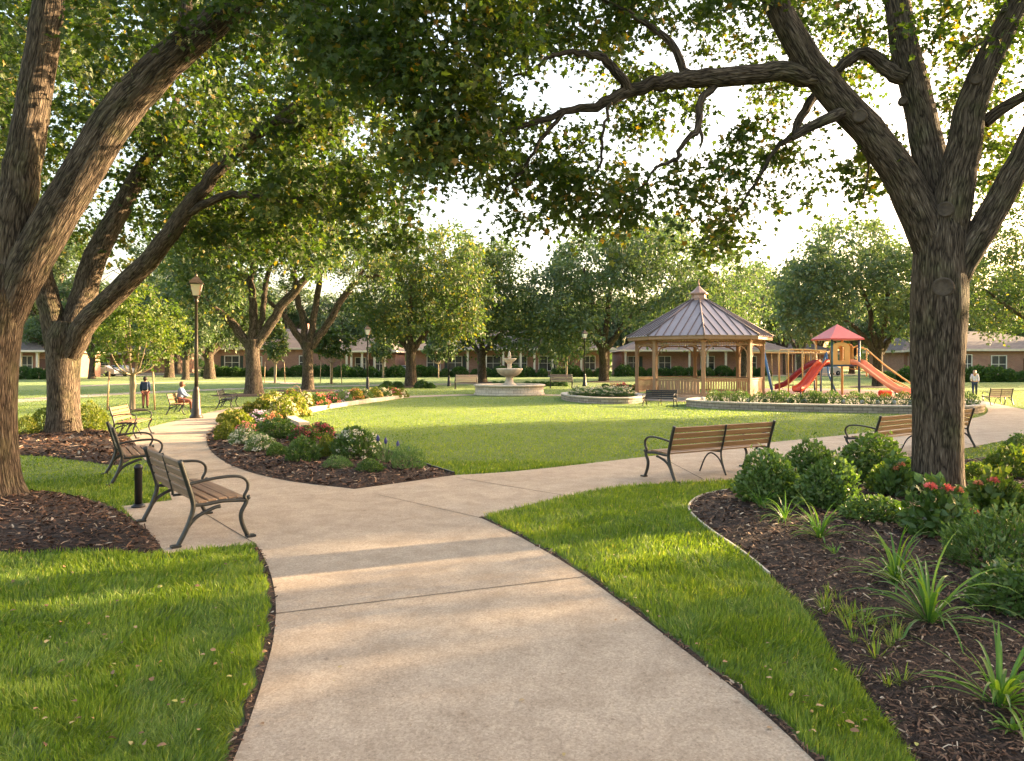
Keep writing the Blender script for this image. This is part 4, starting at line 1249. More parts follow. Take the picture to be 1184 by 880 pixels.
# ================================================================== PLAYGROUND
TX, TY = (968 - CXP) / FPX * 42.0, 42.0
rt = empty('play_tower', (TX, TY, 0), R(8), 'playground tower with pink pyramid roof, two slides and yellow climbing bars', 'playground')
hw = .82
for sx in (-1, 1):
    for sy in (-1, 1):
        m = MB(); m.lathe([(.065, -.05), (.065, 3.3)], 10, (sx * hw, sy * hw, 0))
        m.build('post', M['play_blue' if sx > 0 else 'play_green'] if sy < 0 else M['play_bar'], rt)
MB().box((0, 0, 1.72), (1.72, 1.72, .1), None, .02).build('deck', M['play_blue'], rt)
m = MB()
e = 1.02
base = [(-e, -e, 3.24), (e, -e, 3.24), (e, e, 3.24), (-e, e, 3.24)]
m.add([*base, (0, 0, 4.08)], [(0, 1, 4), (1, 2, 4), (2, 3, 4), (3, 0, 4), (3, 2, 1, 0)])
m.box((0, 0, 3.2), (2 * e, 2 * e, .07))
m.build('roof', M['play_roof'], rt)
def arch_panel(cx, cy, w, h, z0, yaw, mat, hole=True):
    m = MB(); rot = Matrix.Rotation(yaw, 3, 'Z'); out = []
    for j in range(13):
        a = math.pi * j / 12
        out.append((w / 2 * math.cos(a) * (1), z0 + h - .25 + .25 * math.sin(a)))
    outer = [(w / 2, z0)] + out + [(-w / 2, z0)]
    iw = w * .2; inner = [(iw, z0 + .22)] + [(iw * math.cos(math.pi * j / 8), z0 + h - .42 + iw * math.sin(math.pi * j / 8)) for j in range(9)] + [(-iw, z0 + .22)]
    for yy in (-.025, .025):
        pass
    # panel as a ring of quads between outer and inner outline, both faces and edges
    import itertools
    def res(l, n):
        P = [Vector(p) for p in l]; seg = [0]
        for a, b in zip(P, P[1:]): seg.append(seg[-1] + (b - a).length)
        o = []
        for i in range(n):
            d = seg[-1] * i / (n - 1); j = max(k for k in range(len(seg)) if seg[k] <= d + 1e-9); j = min(j, len(P) - 2)
            o.append(P[j].lerp(P[j + 1], (d - seg[j]) / max(1e-9, seg[j + 1] - seg[j])))
        return o
    n = 22; A, B = res(outer + [outer[0]], n), res(inner + [inner[0]], n)
    vs = []; fs = []
    for yy in (-.03, .03):
        for q in A: vs.append(rot @ Vector((q.x, yy, q.y)) + Vector((cx, cy, 0)))
        for q in B: vs.append(rot @ Vector((q.x, yy, q.y)) + Vector((cx, cy, 0)))
    for i in range(n - 1):
        fs += [(i, i + 1, n + i + 1, n + i), (2 * n + i + 1, 2 * n + i, 3 * n + i, 3 * n + i + 1), (i + 1, i, 2 * n + i, 2 * n + i + 1), (n + i, n + i + 1, 3 * n + i + 1, 3 * n + i)]
    m.add(vs, fs); return m.build('panel', M[mat], rt)
arch_panel(-.3, -hw - .02, 1.06, 1.25, 1.78, 0, 'play_yellow')
arch_panel(.5, hw, .9, 1.2, 1.78, 0, 'play_yellow')
arch_panel(hw, .2, .9, 1.2, 1.78, R(90), 'play_yellow')
def slide(path, w, mat, side_h=.22):
    """open chute: a curved bed with raised rims"""
    P = [Vector(p) for p in catmull(path, 6)]
    m = MB(); vs, fs = [], []; prof = [(-.5, 1), (-.5, .85), (-.42, .1), (-.2, 0), (.2, 0), (.42, .1), (.5, .85), (.5, 1), (.58, 1), (.56, .1), (.3, -.25), (-.3, -.25), (-.56, .1), (-.58, 1)]
    n = len(prof)
    for i, p in enumerate(P):
        t = (P[min(i + 1, len(P) - 1)] - P[max(i - 1, 0)]); h = Vector((t.x, t.y, 0)).normalized(); s = Vector((-h.y, h.x, 0))
        for u, v in prof: vs.append(p + s * u * w + Vector((0, 0, v * side_h)))
    for i in range(len(P) - 1):
        for k in range(n):
            a, b = i * n + k, i * n + (k + 1) % n
            fs.append((a, b, b + n, a + n))
    m.add(vs, fs, True); return m.build('slide', M[mat], rt)
slide([(-.85, -.2, 1.8), (-1.15, -.35, 1.78), (-1.7, -.6, 1.35), (-2.4, -.95, .7), (-2.9, -1.2, .4), (-3.25, -1.4, .34)], .5, 'play_red', .26)
slide([(-.85, .5, 1.8), (-1.2, .7, 1.72), (-1.7, 1.1, 1.25), (-2.2, 1.6, .6), (-2.7, 2.0, .35)], .5, 'play_maroon', .26)
slide([(.55, -.85, 1.82), (.7, -1.15, 1.76), (1.0, -1.7, 1.3), (1.45, -2.45, .65), (1.75, -2.9, .33), (1.98, -3.3, .25)], .85, 'play_pink', .24)
m = MB(); m.tube([(-2.9, -1.2, .35), (-2.9, -1.2, -.03)], .04, 6); m.tube([(1.75, -2.95, .25), (1.75, -2.95, -.03)], .05, 6); m.tube([(1.9, -2.4, .3), (2.1, -2.3, -.03)], .05, 6); m.build('slide_support', M['play_blue'], rt)
# climbing bars to the left
m = MB()
for y in (-.55, .45):
    m.tube([(-.82, y, 2.5), (-2.2, y, 2.62), (-3.3, y - .2, 2.62), (-3.42, y - .25, 2.5), (-3.4, y - .25, -.03)], .04, 6)
for j in range(9): m.tube([(-1.0 - j * .27, -.57, 2.6), (-1.0 - j * .27, .45, 2.6)], .025, 6)
m.tube([(-2.45, -.6, 2.62), (-2.45, -.6, -.03)], .035, 6)
m.build('climbing_bars', M['play_bar'], rt)
m = MB()
for j in range(5): m.tube([(-.95 - j * .16, .72, 1.75), (-.95 - j * .16, .72, 2.62)], .022, 6)
m.tube([(-.85, .72, 2.62), (-1.75, .72, 2.62), (-1.75, .72, 1.4)], .03, 6); m.build('guard_rail', M['play_bar'], rt)
# climbing bars to the right
m = MB()
m.tube([(.85, .3, 2.6), (1.3, .1, 2.85), (1.75, -.1, 2.65), (2.6, -.6, 1.7), (4.2, -1.5, .25), (4.5, -1.7, -.03)], .045, 6)
m.tube([(1.75, -.1, 2.7), (1.75, -.1, 1.1)], .035, 6); m.tube([(1.3, .1, 2.8), (1.3, .1, 1.5)], .03, 6)
m.tube([(.85, -.3, 1.9), (1.3, -.7, 1.85), (2.2, -1.3, 1.1), (3.0, -1.9, .55), (3.3, -2.2, .2), (3.3, -2.25, -.03)], .045, 6)
m.tube([(.85, .2, 1.55), (1.8, -.4, 1.35), (2.9, -1.1, .6)], .03, 6)
m.build('climbing_rail', M['play_bar'], rt)
m = MB(); m.box((2.15, -1.2, .16), (.7, .4, .36), None, .08); m.build('play_block', M['play_red'], rt)
m = MB(); m.tube([(-1.6, -.3, 1.5), (-1.2, .3, .3), (-1.0, .4, -.03)], .045, 6); m.tube([(-.9, .2, 1.7), (-1.5, .9, .3), (-1.6, 1.0, -.03)], .045, 6); m.build('brace', M['play_blue'], rt)

# swing set
sxp, syp = (917 - CXP) / FPX * 45.5, 45.5
sw = empty('swing_set', (sxp, syp, 0), R(3), 'swing set with pale top bar and blue leaning legs right of the gazebo', 'swing set')
m = MB(); m.tube([(-2.6, 0, 2.5), (2.3, 0, 2.5)], .06, 8); m.build('top_bar', M['play_bar'], sw)
for s, mt in ((-1, 'swing_blue'), (1, 'swing_blue')):
    for dy in (-1, 1):
        m = MB(); x0 = -1.85 if s < 0 else 2.1
        m.tube([(x0, 0, 2.55), (x0 + s * -.1, dy * .5, 1.2), (x0 + .15, dy * 1.0, -.03)], .085 if s < 0 else .06, 8); m.build('leg', M[mt], sw)
m = MB(); m.tube([(-2.55, 0, 2.5), (-3.0, -.3, 1.2), (-3.35, -.6, -.03)], .055, 6); m.build('leg', M['play_bar'], sw)
for i, x0 in enumerate((-1.35, -.45, .6, 1.3)):
    m = MB(); m.box((x0 + .2, -.1, .5), (.42, .2, .05), None, .015); st = m.build('swing_seat', M['iron_black'], sw)
    for dx in (0, .4):
        c = MB(); c.tube([(x0 + dx, 0, 2.46), (x0 + dx, -.1, .52)], .013, 5); c.build('chain', M['play_bar'], st)
# ================================================================== HOUSES
def window(parent, x, z, w, h, shutters=False, y=0.0, curtain=False):
    m = MB(); f = .09
    m.box((x, y - .02, z + h + f / 2), (w + 2 * f, .1, f)); m.box((x, y - .035, z - f / 2), (w + 2 * f + .1, .13, f))
    for s in (-1, 1): m.box((x + s * (w / 2 + f / 2), y - .02, z + h / 2), (f, .1, h))
    m.box((x, y - .01, z + h / 2), (.06, .05, h)); m.box((x, y - .01, z + h * .52), (w, .045, .055))
    fr = m.build('window', M['window_frame'], parent)
    MB().box((x, y + .005, z + h / 2), (w, .012, h)).build('pane', M['pane'], fr)
    if shutters:
        for s in (-1, 1): MB().box((x + s * (w / 2 + .38), y - .03, z + h / 2), (.42, .05, h + .1)).build('shutter', M['shutter'], parent)

def hip(x0, x1, y0, y1, z, rise, ov=.55, gable=False):
    a, b, c, d = x0 - ov, x1 + ov, y0 - ov, y1 + ov
    m = MB()
    w, dp = b - a, d - c
    if w >= dp: r0, r1 = (a + (0 if gable else dp / 2), (c + d) / 2), (b - (0 if gable else dp / 2), (c + d) / 2)
    else: r0, r1 = ((a + b) / 2, c + (0 if gable else w / 2)), ((a + b) / 2, d - (0 if gable else w / 2))
    vs = [(a, c, z), (b, c, z), (b, d, z), (a, d, z), (*r0, z + rise), (*r1, z + rise)]
    if w >= dp: fs = [(0, 1, 5, 4), (1, 2, 5), (2, 3, 4, 5), (3, 0, 4), (3, 2, 1, 0)]
    else: fs = [(0, 1, 4), (1, 2, 5, 4), (2, 3, 5), (3, 0, 4, 5), (3, 2, 1, 0)]
    m.add(vs, fs)
    t = MB()
    t.box(((a + b) / 2, c + .0, z - .1), (w + .02, .06, .22)); t.box(((a + b) / 2, d, z - .1), (w + .02, .06, .22))
    t.box((a, (c + d) / 2, z - .1), (.06, dp - .08, .22)); t.box((b, (c + d) / 2, z - .1), (.06, dp - .08, .22))
    t.box(((a + b) / 2, (c + d) / 2, z - .14), (w - .1, dp - .1, .05))
    return m, t

def house(px0, px1, d, eave, rise, depth, label, wins=(), doors=(), cols=(), porch=None, gables=(), wings=(), rz=0.0, chim=None, gab=False):
    """brick house whose front spans two photo columns at depth d; windows etc. in metres from its left corner"""
    x0 = (px0 - CXP) / FPX * d; L = (px1 - px0) / FPX * d
    rt = empty('brick_house', (x0, d, 0), rz, label, 'house')
    wl = MB(); wl.box((L / 2, depth / 2, eave / 2 - .15), (L, depth, eave + .1))
    wl.build('wall', M['brick'], rt)
    py = -2.0 if porch else 0
    r, t = hip(0, L, py, depth, eave + .12, rise, gable=gab)
    ro = r.build('roof', M['shingle'], rt); t.build('eave_trim', M['trim'], rt)
    for (gx, gw, gr, gd) in gables:
        g = MB(); z = eave + .12
        g.add([(gx - gw / 2, -gd, z), (gx + gw / 2, -gd, z), (gx, -gd + .0, z + gr), (gx - gw / 2, depth * .5, z), (gx + gw / 2, depth * .5, z), (gx, depth * .5, z + gr)],
              [(0, 1, 2), (4, 3, 5), (1, 4, 5, 2), (3, 0, 2, 5), (0, 3, 4, 1)])
        g.build('roof', M['shingle'], rt)
    for (wx0, wx1, wy0, wy1, we, wr) in wings:
        w_ = MB(); w_.box(((wx0 + wx1) / 2, (wy0 + wy1) / 2, we / 2 - .15), (wx1 - wx0, wy1 - wy0, we + .1)); w_.build('wall', M['brick'], rt)
        r, t = hip(wx0, wx1, wy0, wy1, we + .12, wr); r.build('roof', M['shingle'], rt); t.build('eave_trim', M['trim'], rt)
    for w in wins: window(rt, *w[:4], shutters=len(w) > 4 and w[4], y=-.0 if len(w) < 6 else w[5])
    for (dx, dw) in doors:
        dr = MB().box((dx, -.03, 1.15), (dw, .06, 2.3), None, .01).build('door', M['door'], rt)
        MB().box((dx + dw * .35, -.075, 1.1), (.05, .05, .16)).build('handle', M['trim'], dr)
    for cx in cols:
        m = MB(); m.box((cx, -1.95, eave / 2), (.26, .26, eave - .1)); m.box((cx, -1.95, .12), (.4, .4, .24)); m.box((cx, -1.95, eave - .16), (.38, .38, .16)); m.build('porch_column', M['trim'], rt)
    if porch:
        MB().box((L / 2, -1.1, .07), (L, 2.2, .14)).build('porch_floor', M['cap_stone'], rt)
        MB().box((L / 2, -1.95, eave - .02), (L, .2, .24)).build('porch_beam', M['trim'], rt)
    if chim: MB().box((chim, depth * .55, eave + rise * .8), (.9, .9, rise)).build('chimney', M['brick'], rt)
    return rt

W = lambda px, px0, d: (px - px0) / FPX * d
house(238, 404, 101, 3.75, 2.9, 11, 'red brick house with grey hipped roof behind the third and fourth trees',
      wins=[(3.6, .95, 1.9, 1.8, True), (7.0, .95, 1.3, 1.7), (13.5, .95, 1.2, 1.8)], chim=12)
house(396, 457, 97, 3.3, 2.2, 9, 'brick porch house with cream columns right of the second lamp',
      wins=[(2.4, .8, 1.3, 1.7), (4.9, .8, 1.4, 1.7)], doors=[(3.7, .95)], cols=(1.0, 1.6, 3.0, 4.6, 5.9), porch=True)
house(480, 705, 99, 3.6, 2.7, 10, 'long low brick house with white porch columns behind the fountain',
      wins=[(2.5, .9, 1.7, 1.8), (5.4, .9, 1.7, 1.8, True), (10.5, .8, 2, 1.9), (14.0, .8, 2, 1.9), (17.8, .8, 2.2, 1.9), (23.5, .9, 1.4, 1.8)], doors=[(12.2, 1), (20.5, 1.0)],
      cols=(7.2, 9.6, 11.9, 14.2, 16.0, 18.4, 20.2, 22.2), porch=True, gables=[(17.3, 9, 4.4, 2.2)])
house(719, 905, 103, 3.5, 2.7, 10, 'brick house with grey roof seen behind the gazebo',
      wins=[(1.6, .9, 1.4, 1.8, True), (6, .9, 1.6, 1.8), (12, .9, 1.8, 1.8), (18, .9, 1.6, 1.8)], cols=(.2, 9, 11.5, 14), porch=True)
house(1045, 1068, 82, 3.1, 1.5, 8, 'small brick garage wing left of the big right trunk', wins=[(.9, .8, .7, 1.7)])
house(1086, 1262, 76, 3.15, 2.1, 13, 'large brick house with wide hipped roof at the right edge behind the big trunk',
      wins=[(2.9, .75, .8, 1.9), (6.15, .8, 1.45, 1.75), (12.5, .8, 1.4, 1.75)], doors=[(9.2, 1.0)], cols=(8.2, 10.4, 13), porch=False, wings=[(10.6, 15, -1.8, 4, 3.1, 1.5)])
house(-40, 62, 88, 3.2, 2.4, 10, 'sunlit house with pale porch columns between the two big left trunks',
      wins=[(7.4, .5, 1.2, 2.1), (2.4, .8, 1.4, 1.8)], doors=[(9.1, 1.0)], cols=(.6, 3, 5.4, 6.3, 7.9, 9.9), porch=True)
house(880, 965, 118, 3.3, 2.4, 9, 'far pale brick house glimpsed behind the playground', wins=[(2.6, .8, 1.5, 1.7), (9, .8, 1.5, 1.7)], doors=[(6, 1)], cols=(4.8, 7.2), porch=True)
house(60, 200, 124, 3.3, 2.4, 9, 'far brick house behind the parked cars on the left', wins=[(3, .8, 1.5, 1.7), (9, .8, 1.5, 1.7), (16, .8, 1.5, 1.7)], doors=[(6, 1)], cols=(4.8, 7.2), porch=True)

# ================================================================== CARS
def car(px, d, rz, label, paint='car_white'):
    rt = empty('parked_car', ((px - CXP) / FPX * d, d, 0.01), rz, label, 'car')
    prof = [(-2.2, .35), (-2.25, .7), (-2.1, .95), (-1.3, 1.02), (-.65, 1.45), (.9, 1.48), (1.6, 1.08), (2.15, .95), (2.25, .6), (2.2, .32), (1.75, .3), (1.65, .5), (1.4, .62), (1.15, .5), (1.05, .3), (-1.05, .3), (-1.15, .5), (-1.4, .62), (-1.65, .5), (-1.75, .3)]
    m = MB(); vs = []; fs = []
    n = len(prof)
    for k, (w, s) in enumerate(((-.88, .0), (-.8, 1), (.8, 1), (.88, 0))):
        pass
    for y in (-.86, .86):
        for x, z in prof:
            tw = .8 if z > 1.2 else 1.0
            vs.append((x, y * tw, z))
    fs = [tuple(range(n)), tuple(range(n, 2 * n))[::-1]] + [((i + 1) % n, i, n + i, n + (i + 1) % n) for i in range(n)]
    m.add(vs, fs); m.build('body', M[paint], rt)
    g = MB()
    for s in (-1, 1):
        q = [(-1.2, s * .79, 1.05), (-.62, s * .715, 1.39), (.82, s * .715, 1.4), (1.3, s * .79, 1.08)]
        g.add([(a, b + s * .03, c) for a, b, c in q] + [(a, b, c) for a, b, c in q], [(0, 1, 2, 3), (7, 6, 5, 4), (0, 4, 5, 1), (1, 5, 6, 2), (2, 6, 7, 3), (3, 7, 4, 0)])
    g.build('side_window', M['pane'], rt)
    for x in (-1.4, 1.4):
        for s in (-1, 1):
            w = MB(); w.lathe([(.22, -.1), (.31, -.1), (.33, -.06), (.33, .06), (.31, .1), (.22, .1)], 18); w.xform(Matrix.Translation((x, s * .8, .33)) @ Matrix.Rotation(math.pi / 2, 4, 'X')); wh = w.build('wheel', M['tyre'], rt)
            h = MB(); h.lathe([(0, -.08), (.2, -.08), (.22, 0), (.2, .08), (0, .08)], 14); h.xform(Matrix.Translation((x, s * .82, .33)) @ Matrix.Rotation(math.pi / 2, 4, 'X')); h.build('rim', M['car_silver'], wh)
    for s in (-1, 1): MB().box((-2.2, s * .6, .78), (.1, .3, .14), None, .03).build('headlight', M['lamp_glass'], rt)
    return rt
car(465, 101, R(12), 'white car parked between the brick houses, left of the fifth tree')
car(116, 100, R(4), 'white car parked far left, nearest the second trunk')
car(137, 102, R(-3), 'silver car parked far left, right of the white one', 'car_silver')
car(955, 108, R(5), 'silver car parked far behind the playground', 'car_silver')

# ================================================================== PEOPLE
def skin_obj(name, joints, edges, mat, parent, root=0, sub=2):
    me = bpy.data.meshes.new(name); me.from_pydata([j[:3] for j in joints], edges, [])
    me.materials.append(mat)
    o = link(name, me, None, parent)
    md = o.modifiers.new('skin', 'SKIN'); md.use_smooth_shade = True
    for i, j in enumerate(joints):
        r = j[3]; me.skin_vertices[0].data[i].radius = (r, r) if not hasattr(r, '__len__') else r
    me.skin_vertices[0].data[root].use_root = True
    o.modifiers.new('smooth', 'SUBSURF').render_levels = sub
    return o
def person(loc, rz, s, pose, label, top, bottom, hair, extra=None, long_hair=False):
    """joints in metres for a 1.7 m figure facing -y"""
    rt = empty('person', loc, rz, label, 'person'); rt.scale = (s,) * 3
    J = pose
    names = list(J)
    ed = [('pelvis', 'waist'), ('waist', 'chest'), ('chest', 'neck'), ('neck', 'head'), ('head', 'crown'), ('chest', 'shl'), ('shl', 'ell'), ('ell', 'wrl'), ('wrl', 'hal'), ('chest', 'shr'), ('shr', 'elr'), ('elr', 'wrr'), ('wrr', 'har'),
          ('pelvis', 'hil'), ('hil', 'knl'), ('knl', 'anl'), ('anl', 'tol'), ('pelvis', 'hir'), ('hir', 'knr'), ('knr', 'anr'), ('anr', 'tor')]
    rad = dict(pelvis=.13, waist=.115, chest=.14, neck=.055, head=.095, crown=.085, shl=.065, shr=.065, ell=.043, elr=.043, wrl=.03, wrr=.03, hal=.035, har=.035, hil=.095, hir=.095, knl=.06, knr=.06, anl=.042, anr=.042, tol=.04, tor=.04)
    order = ['pelvis'] + [n for n in names if n != 'pelvis']
    ix = {n: i for i, n in enumerate(order)}
    skin_obj('body', [(*J[n], rad[n]) for n in order], [(ix[a], ix[b]) for a, b in ed], M['skin'], rt)
    def sub(name, keep, grow, mat):
        o2 = [n for n in keep]; i2 = {n: i for i, n in enumerate(o2)}
        skin_obj(name, [(*J[n], rad[n] + grow) for n in o2], [(i2[a], i2[b]) for a, b in ed if a in i2 and b in i2], mat, rt)
    sub('shirt', ['chest', 'waist', 'pelvis', 'shl', 'ell', 'shr', 'elr'] + (['wrl', 'wrr'] if long_hair is not None else []), .022, M[top])
    sub('trousers', ['pelvis', 'hil', 'knl', 'anl', 'hir', 'knr', 'anr'], .018, M[bottom])
    sh = MB()
    for k in ('l', 'r'):
        a, b = Vector(J['an' + k]), Vector(J['to' + k]); sh.tube([a + Vector((0, 0, -.02)) - (b - a) * .3, (a + b) / 2 + Vector((0, 0, -.03)), b + (b - a) * .25 + Vector((0, 0, -.01))], [.05, .052, .035], 10)
    sh.build('shoe', M['iron_black'], rt)
    h = Vector(J['crown']); f = Vector(J['face']) if 'face' in J else Vector((0, -1, 0))
    hm = MB(); hm.lathe([(.0, .09), (.06, .078), (.1, .035), (.11, -.02), (.105, -.08), (.08, -.13), (.04, -.15)], 18, tuple(h - f * .02 + Vector((0, 0, .01))))
    if long_hair: hm.tube([h - f * .04, h - f * .08 + Vector((0, 0, -.14)), h - f * .09 + Vector((0, 0, -.32))], [.1, .095, .05], 12)
    hm.build('hair', M[hair], rt)
    fc = MB(); c = h + f * .075 + Vector((0, 0, -.06)); s_ = f.cross(Vector((0, 0, 1))).normalized()
    fc.tube([c, c + f * .035 + Vector((0, 0, -.03))], [.012, .016], 6)
    fc.build('nose', M['skin'], rt)
    ey = MB()
    for q in (-1, 1): ey.lathe([(0, -.01), (.01, 0), (0, .01)], 8, tuple(h + f * .088 + s_ * .035 * q + Vector((0, 0, -.045))))
    ey.build('eye', M['hair_dark'], rt)
    if extra: extra(rt, J)
    return rt
stand = dict(pelvis=(0, 0, .92), waist=(0, .01, 1.08), chest=(0, .0, 1.3), neck=(0, 0, 1.46), head=(0, -.01, 1.56), crown=(0, -.01, 1.63), shl=(-.17, 0, 1.4), ell=(-.22, .03, 1.13), wrl=(-.2, -.06, .92), hal=(-.19, -.09, .84),
             shr=(.17, 0, 1.4), elr=(.22, .03, 1.13), wrr=(.2, -.06, .92), har=(.19, -.09, .84), hil=(-.09, 0, .85), knl=(-.1, -.01, .48), anl=(-.1, .02, .09), tol=(-.11, -.12, .04), hir=(.09, 0, .85), knr=(.1, -.01, .48), anr=(.1, .02, .09), tor=(.11, -.12, .04))
walk = dict(stand); walk.update(knl=(-.1, -.14, .5), anl=(-.1, -.28, .1), tol=(-.1, -.42, .07), knr=(.1, .06, .48), anr=(.1, .3, .14), tor=(.1, .2, .04), wrl=(-.22, .12, .95), hal=(-.22, .13, .87), wrr=(.2, -.2, .98), har=(.19, -.26, .92))
sit = dict(pelvis=(0, .08, .56), waist=(0, .08, .72), chest=(0, .03, .95), neck=(0, -.01, 1.1), head=(0, -.03, 1.2), crown=(0, -.03, 1.27), shl=(-.17, .03, 1.04), ell=(-.23, -.1, .8), wrl=(-.15, -.3, .72), hal=(-.1, -.37, .7),
           shr=(.17, .03, 1.04), elr=(.23, -.1, .8), wrr=(.15, -.3, .72), har=(.1, -.37, .7), hil=(-.09, .02, .54), knl=(-.12, -.4, .53), anl=(-.13, -.42, .1), tol=(-.14, -.56, .05), hir=(.09, .02, .54), knr=(.12, -.4, .53), anr=(.13, -.36, .1), tor=(.14, -.5, .05))
bl = BENCH4
person((bl.location.x, bl.location.y, .01), bl.rotation_euler[2], .86, sit, 'person in pale blue shirt and rust trousers seated on a bench by the lamp', 'cloth_blue', 'cloth_rust', 'hair_red')
x, y = gp(168, 472)
def pack(rt, J):
    MB().box((0, .17, 1.22), (.3, .16, .45), None, .05).build('backpack', M['cloth_navy'], rt)
person((x, y, 0), R(200), .76, stand, 'person in a dark blue top with dark hair standing behind the tree stakes', 'cloth_navy', 'cloth_rust', 'hair_dark', pack)
x, y = gp(1127, 457)
person((x, y, 0), R(150), .84, walk, 'person in a pale top and dark jeans walking on the lawn before the right house', 'cloth_white', 'denim', 'hair_blond', None, True)
# ================================================================== THE BIG RIGHT TREE
t = Tree(11)
P, r = px_limb([(1083, 590, 10), (1083, 572, 10), (1084, 540, 10), (1085, 480, 10), (1084, 430, 10), (1085, 385, 10), (1086, 345, 10), (1087, 305, 10), (1088, 270, 10), (1089, 240, 10)], [36, 33, 31, 30.5, 31.5, 33.5, 35, 33, 31, 24], 10)
t.limb(P, r, sides=56, flare=.16, lump=.035, attach=False, res=8)
def L_(tr, pts, rad, d, **k):
    P, r = px_limb(pts, rad, d); return tr.limb(P, r, **k)
A = L_(t, [(1080, 300), (1066, 255), (1040, 200), (1002, 150), (962, 105), (928, 62), (900, 10), (872, -60), (850, -140), (800, -230)], [20, 24, 22, 20, 18.5, 17, 15, 13, 10, 6], 10, sides=28, lump=.03, wig=.006)
B_ = L_(t, [(1088, 290, 10), (1086, 235, 10.1), (1075, 185, 10.2), (1062, 120, 10.4), (1047, 60, 10.6), (1037, 0, 10.8), (1028, -80, 11), (1000, -180, 11.2)], [22, 23, 21, 18.5, 17, 15, 12, 7], 10, sides=28, lump=.03, wig=.006)
C_ = L_(t, [(1096, 300, 10), (1101, 240, 9.9), (1112, 180, 9.8), (1126, 115, 9.7), (1150, 55, 9.6), (1178, 0, 9.5), (1205, -70, 9.4), (1230, -150, 9.3)], [20, 24, 22, 19, 17, 15, 12, 7], 10, sides=28, lump=.03, wig=.006)
D_ = L_(t, [(1086, 372, 10), (1112, 306, 9.9), (1145, 250, 9.8), (1172, 200, 9.7), (1212, 120, 9.5), (1262, 30, 9.3), (1320, -60, 9)], [12, 18, 18, 17, 15, 12, 7], 10, sides=24, lump=.03, wig=.006)
L_(t, [(945, 92, 10), (925, 88, 9.95), (895, 83, 9.9), (850, 88, 9.8), (805, 91, 9.7), (763, 96, 9.6), (725, 106, 9.5), (690, 122, 9.4), (650, 130, 9.2), (600, 148, 9.0), (556, 168, 8.9)], [12, 12.5, 12, 11.5, 10.5, 9, 7.5, 5.5, 4, 3, 1.8], 10, sides=18, lump=.05, wig=.012)
L_(t, [(728, 104, 9.5), (716, 88, 9.4), (697, 68, 9.4), (669, 60, 9.3), (639, 65, 9.2), (610, 84, 9.1), (580, 92, 9)], [6, 6, 5, 3.5, 2.5, 2, 1.2], 10, sides=10, wig=.01)
L_(t, [(800, 90, 9.7), (790, 80, 9.7), (777, 50, 9.7), (744, 26, 9.8), (707, 5, 9.9), (660, -20, 10)], [5.5, 5, 4.5, 3.5, 2.5, 1.5], 10, sides=10, wig=.01)
L_(t, [(655, 127, 9.2), (630, 155, 9.2), (605, 195, 9.2), (584, 218, 9.2)], [3, 2.6, 1.9, 1], 10, sides=8, wig=.012)
L_(t, [(706, 118, 9.4), (703, 128, 9.4), (696, 160, 9.4), (693, 194, 9.4), (672, 213, 9.4)], [2.2, 2, 1.8, 1.5, .8], 10, sides=7, wig=.012)
L_(t, [(836, 92, 9.8), (826, 99, 9.75), (811, 118, 9.7), (808, 148, 9.6), (790, 165, 9.6), (782, 184, 9.6), (766, 190, 9.6), (738, 218, 9.6)], [5, 5, 4.6, 4, 3, 2.6, 2, 1], 10, sides=9, wig=.012)
L_(t, [(808, 146, 9.6), (812, 160, 9.6), (809, 172, 9.6)], [2.5, 2, .8], 10, sides=6)
L_(t, [(980, 128, 10), (958, 137, 9.8), (935, 148, 9.7), (918, 158, 9.7), (916, 157, 9.7)], [9, 7.5, 6, 5, 2], 10, sides=10, lump=.08)
L_(t, [(1050, 92, 10.4), (1030, 82, 10.5), (1000, 63, 10.6), (968, 80, 10.6), (948, 104, 10.6), (930, 128, 10.4), (916, 156, 10.3), (898, 172, 10.2), (874, 212, 10.1), (848, 248, 10)], [10, 10, 8, 6.5, 6, 5.5, 4.5, 3, 2, 1], 10, sides=10, wig=.012)
L_(t, [(1138, 142, 9.8), (1160, 125, 9.7), (1190, 108, 9.5), (1240, 85, 9.2)], [9, 8, 7, 4], 10, sides=12)
L_(t, [(1165, 20, 9.6), (1145, 45, 9.6), (1120, 60, 9.6), (1105, 85, 9.6)], [3, 2.2, 1.6, 1], 10, sides=7, wig=.01)
L_(t, [(1005, 180, 10.2), (1003, 205, 10.2), (998, 230, 10.2)], [1.6, 1.3, .8], 10, sides=6)
rng = np.random.RandomState(5)
cs = vol(rng, [
    (450, 620, -60, 90, 7.6, 9.6, 105), (560, 760, -70, 60, 9.4, 12, 115), (700, 900, -90, 40, 9.6, 12.8, 80), (480, 600, 80, 190, 8, 9.8, 62), (560, 690, 130, 255, 9.2, 10.6, 62), (450, 540, 60, 200, 7.6, 9, 48),
    (650, 745, 180, 275, 9.2, 10.8, 32), (690, 820, 60, 150, 10.4, 12.8, 34), (775, 860, 170, 290, 9.4, 11, 32), (840, 950, 120, 255, 10.2, 11.4, 30), (800, 920, 40, 130, 10.6, 13, 20), (880, 1060, -60, 50, 10.2, 13.5, 64),
    (960, 1020, 170, 240, 10.2, 12, 10), (990, 1040, 120, 220, 10.6, 12.6, 9), (940, 1030, 20, 130, 11, 13.5, 20), (1040, 1200, -80, 60, 8.8, 13, 60), (1090, 1200, 40, 170, 10.6, 13.5, 40), (1130, 1260, 150, 230, 10.5, 13, 22),
    (600, 1300, -380, -60, 7, 14, 200), (1180, 1420, -150, 150, 8, 13, 60), (380, 620, -300, -40, 7, 11, 70)])
t.grow(cs, rmin=.004, k=.007, seg=.3, up=.05)
V1 = sprigs(t.rng, cs, 8, .42, 6, .1, .45, None, .75, .035, LOBED, .26)
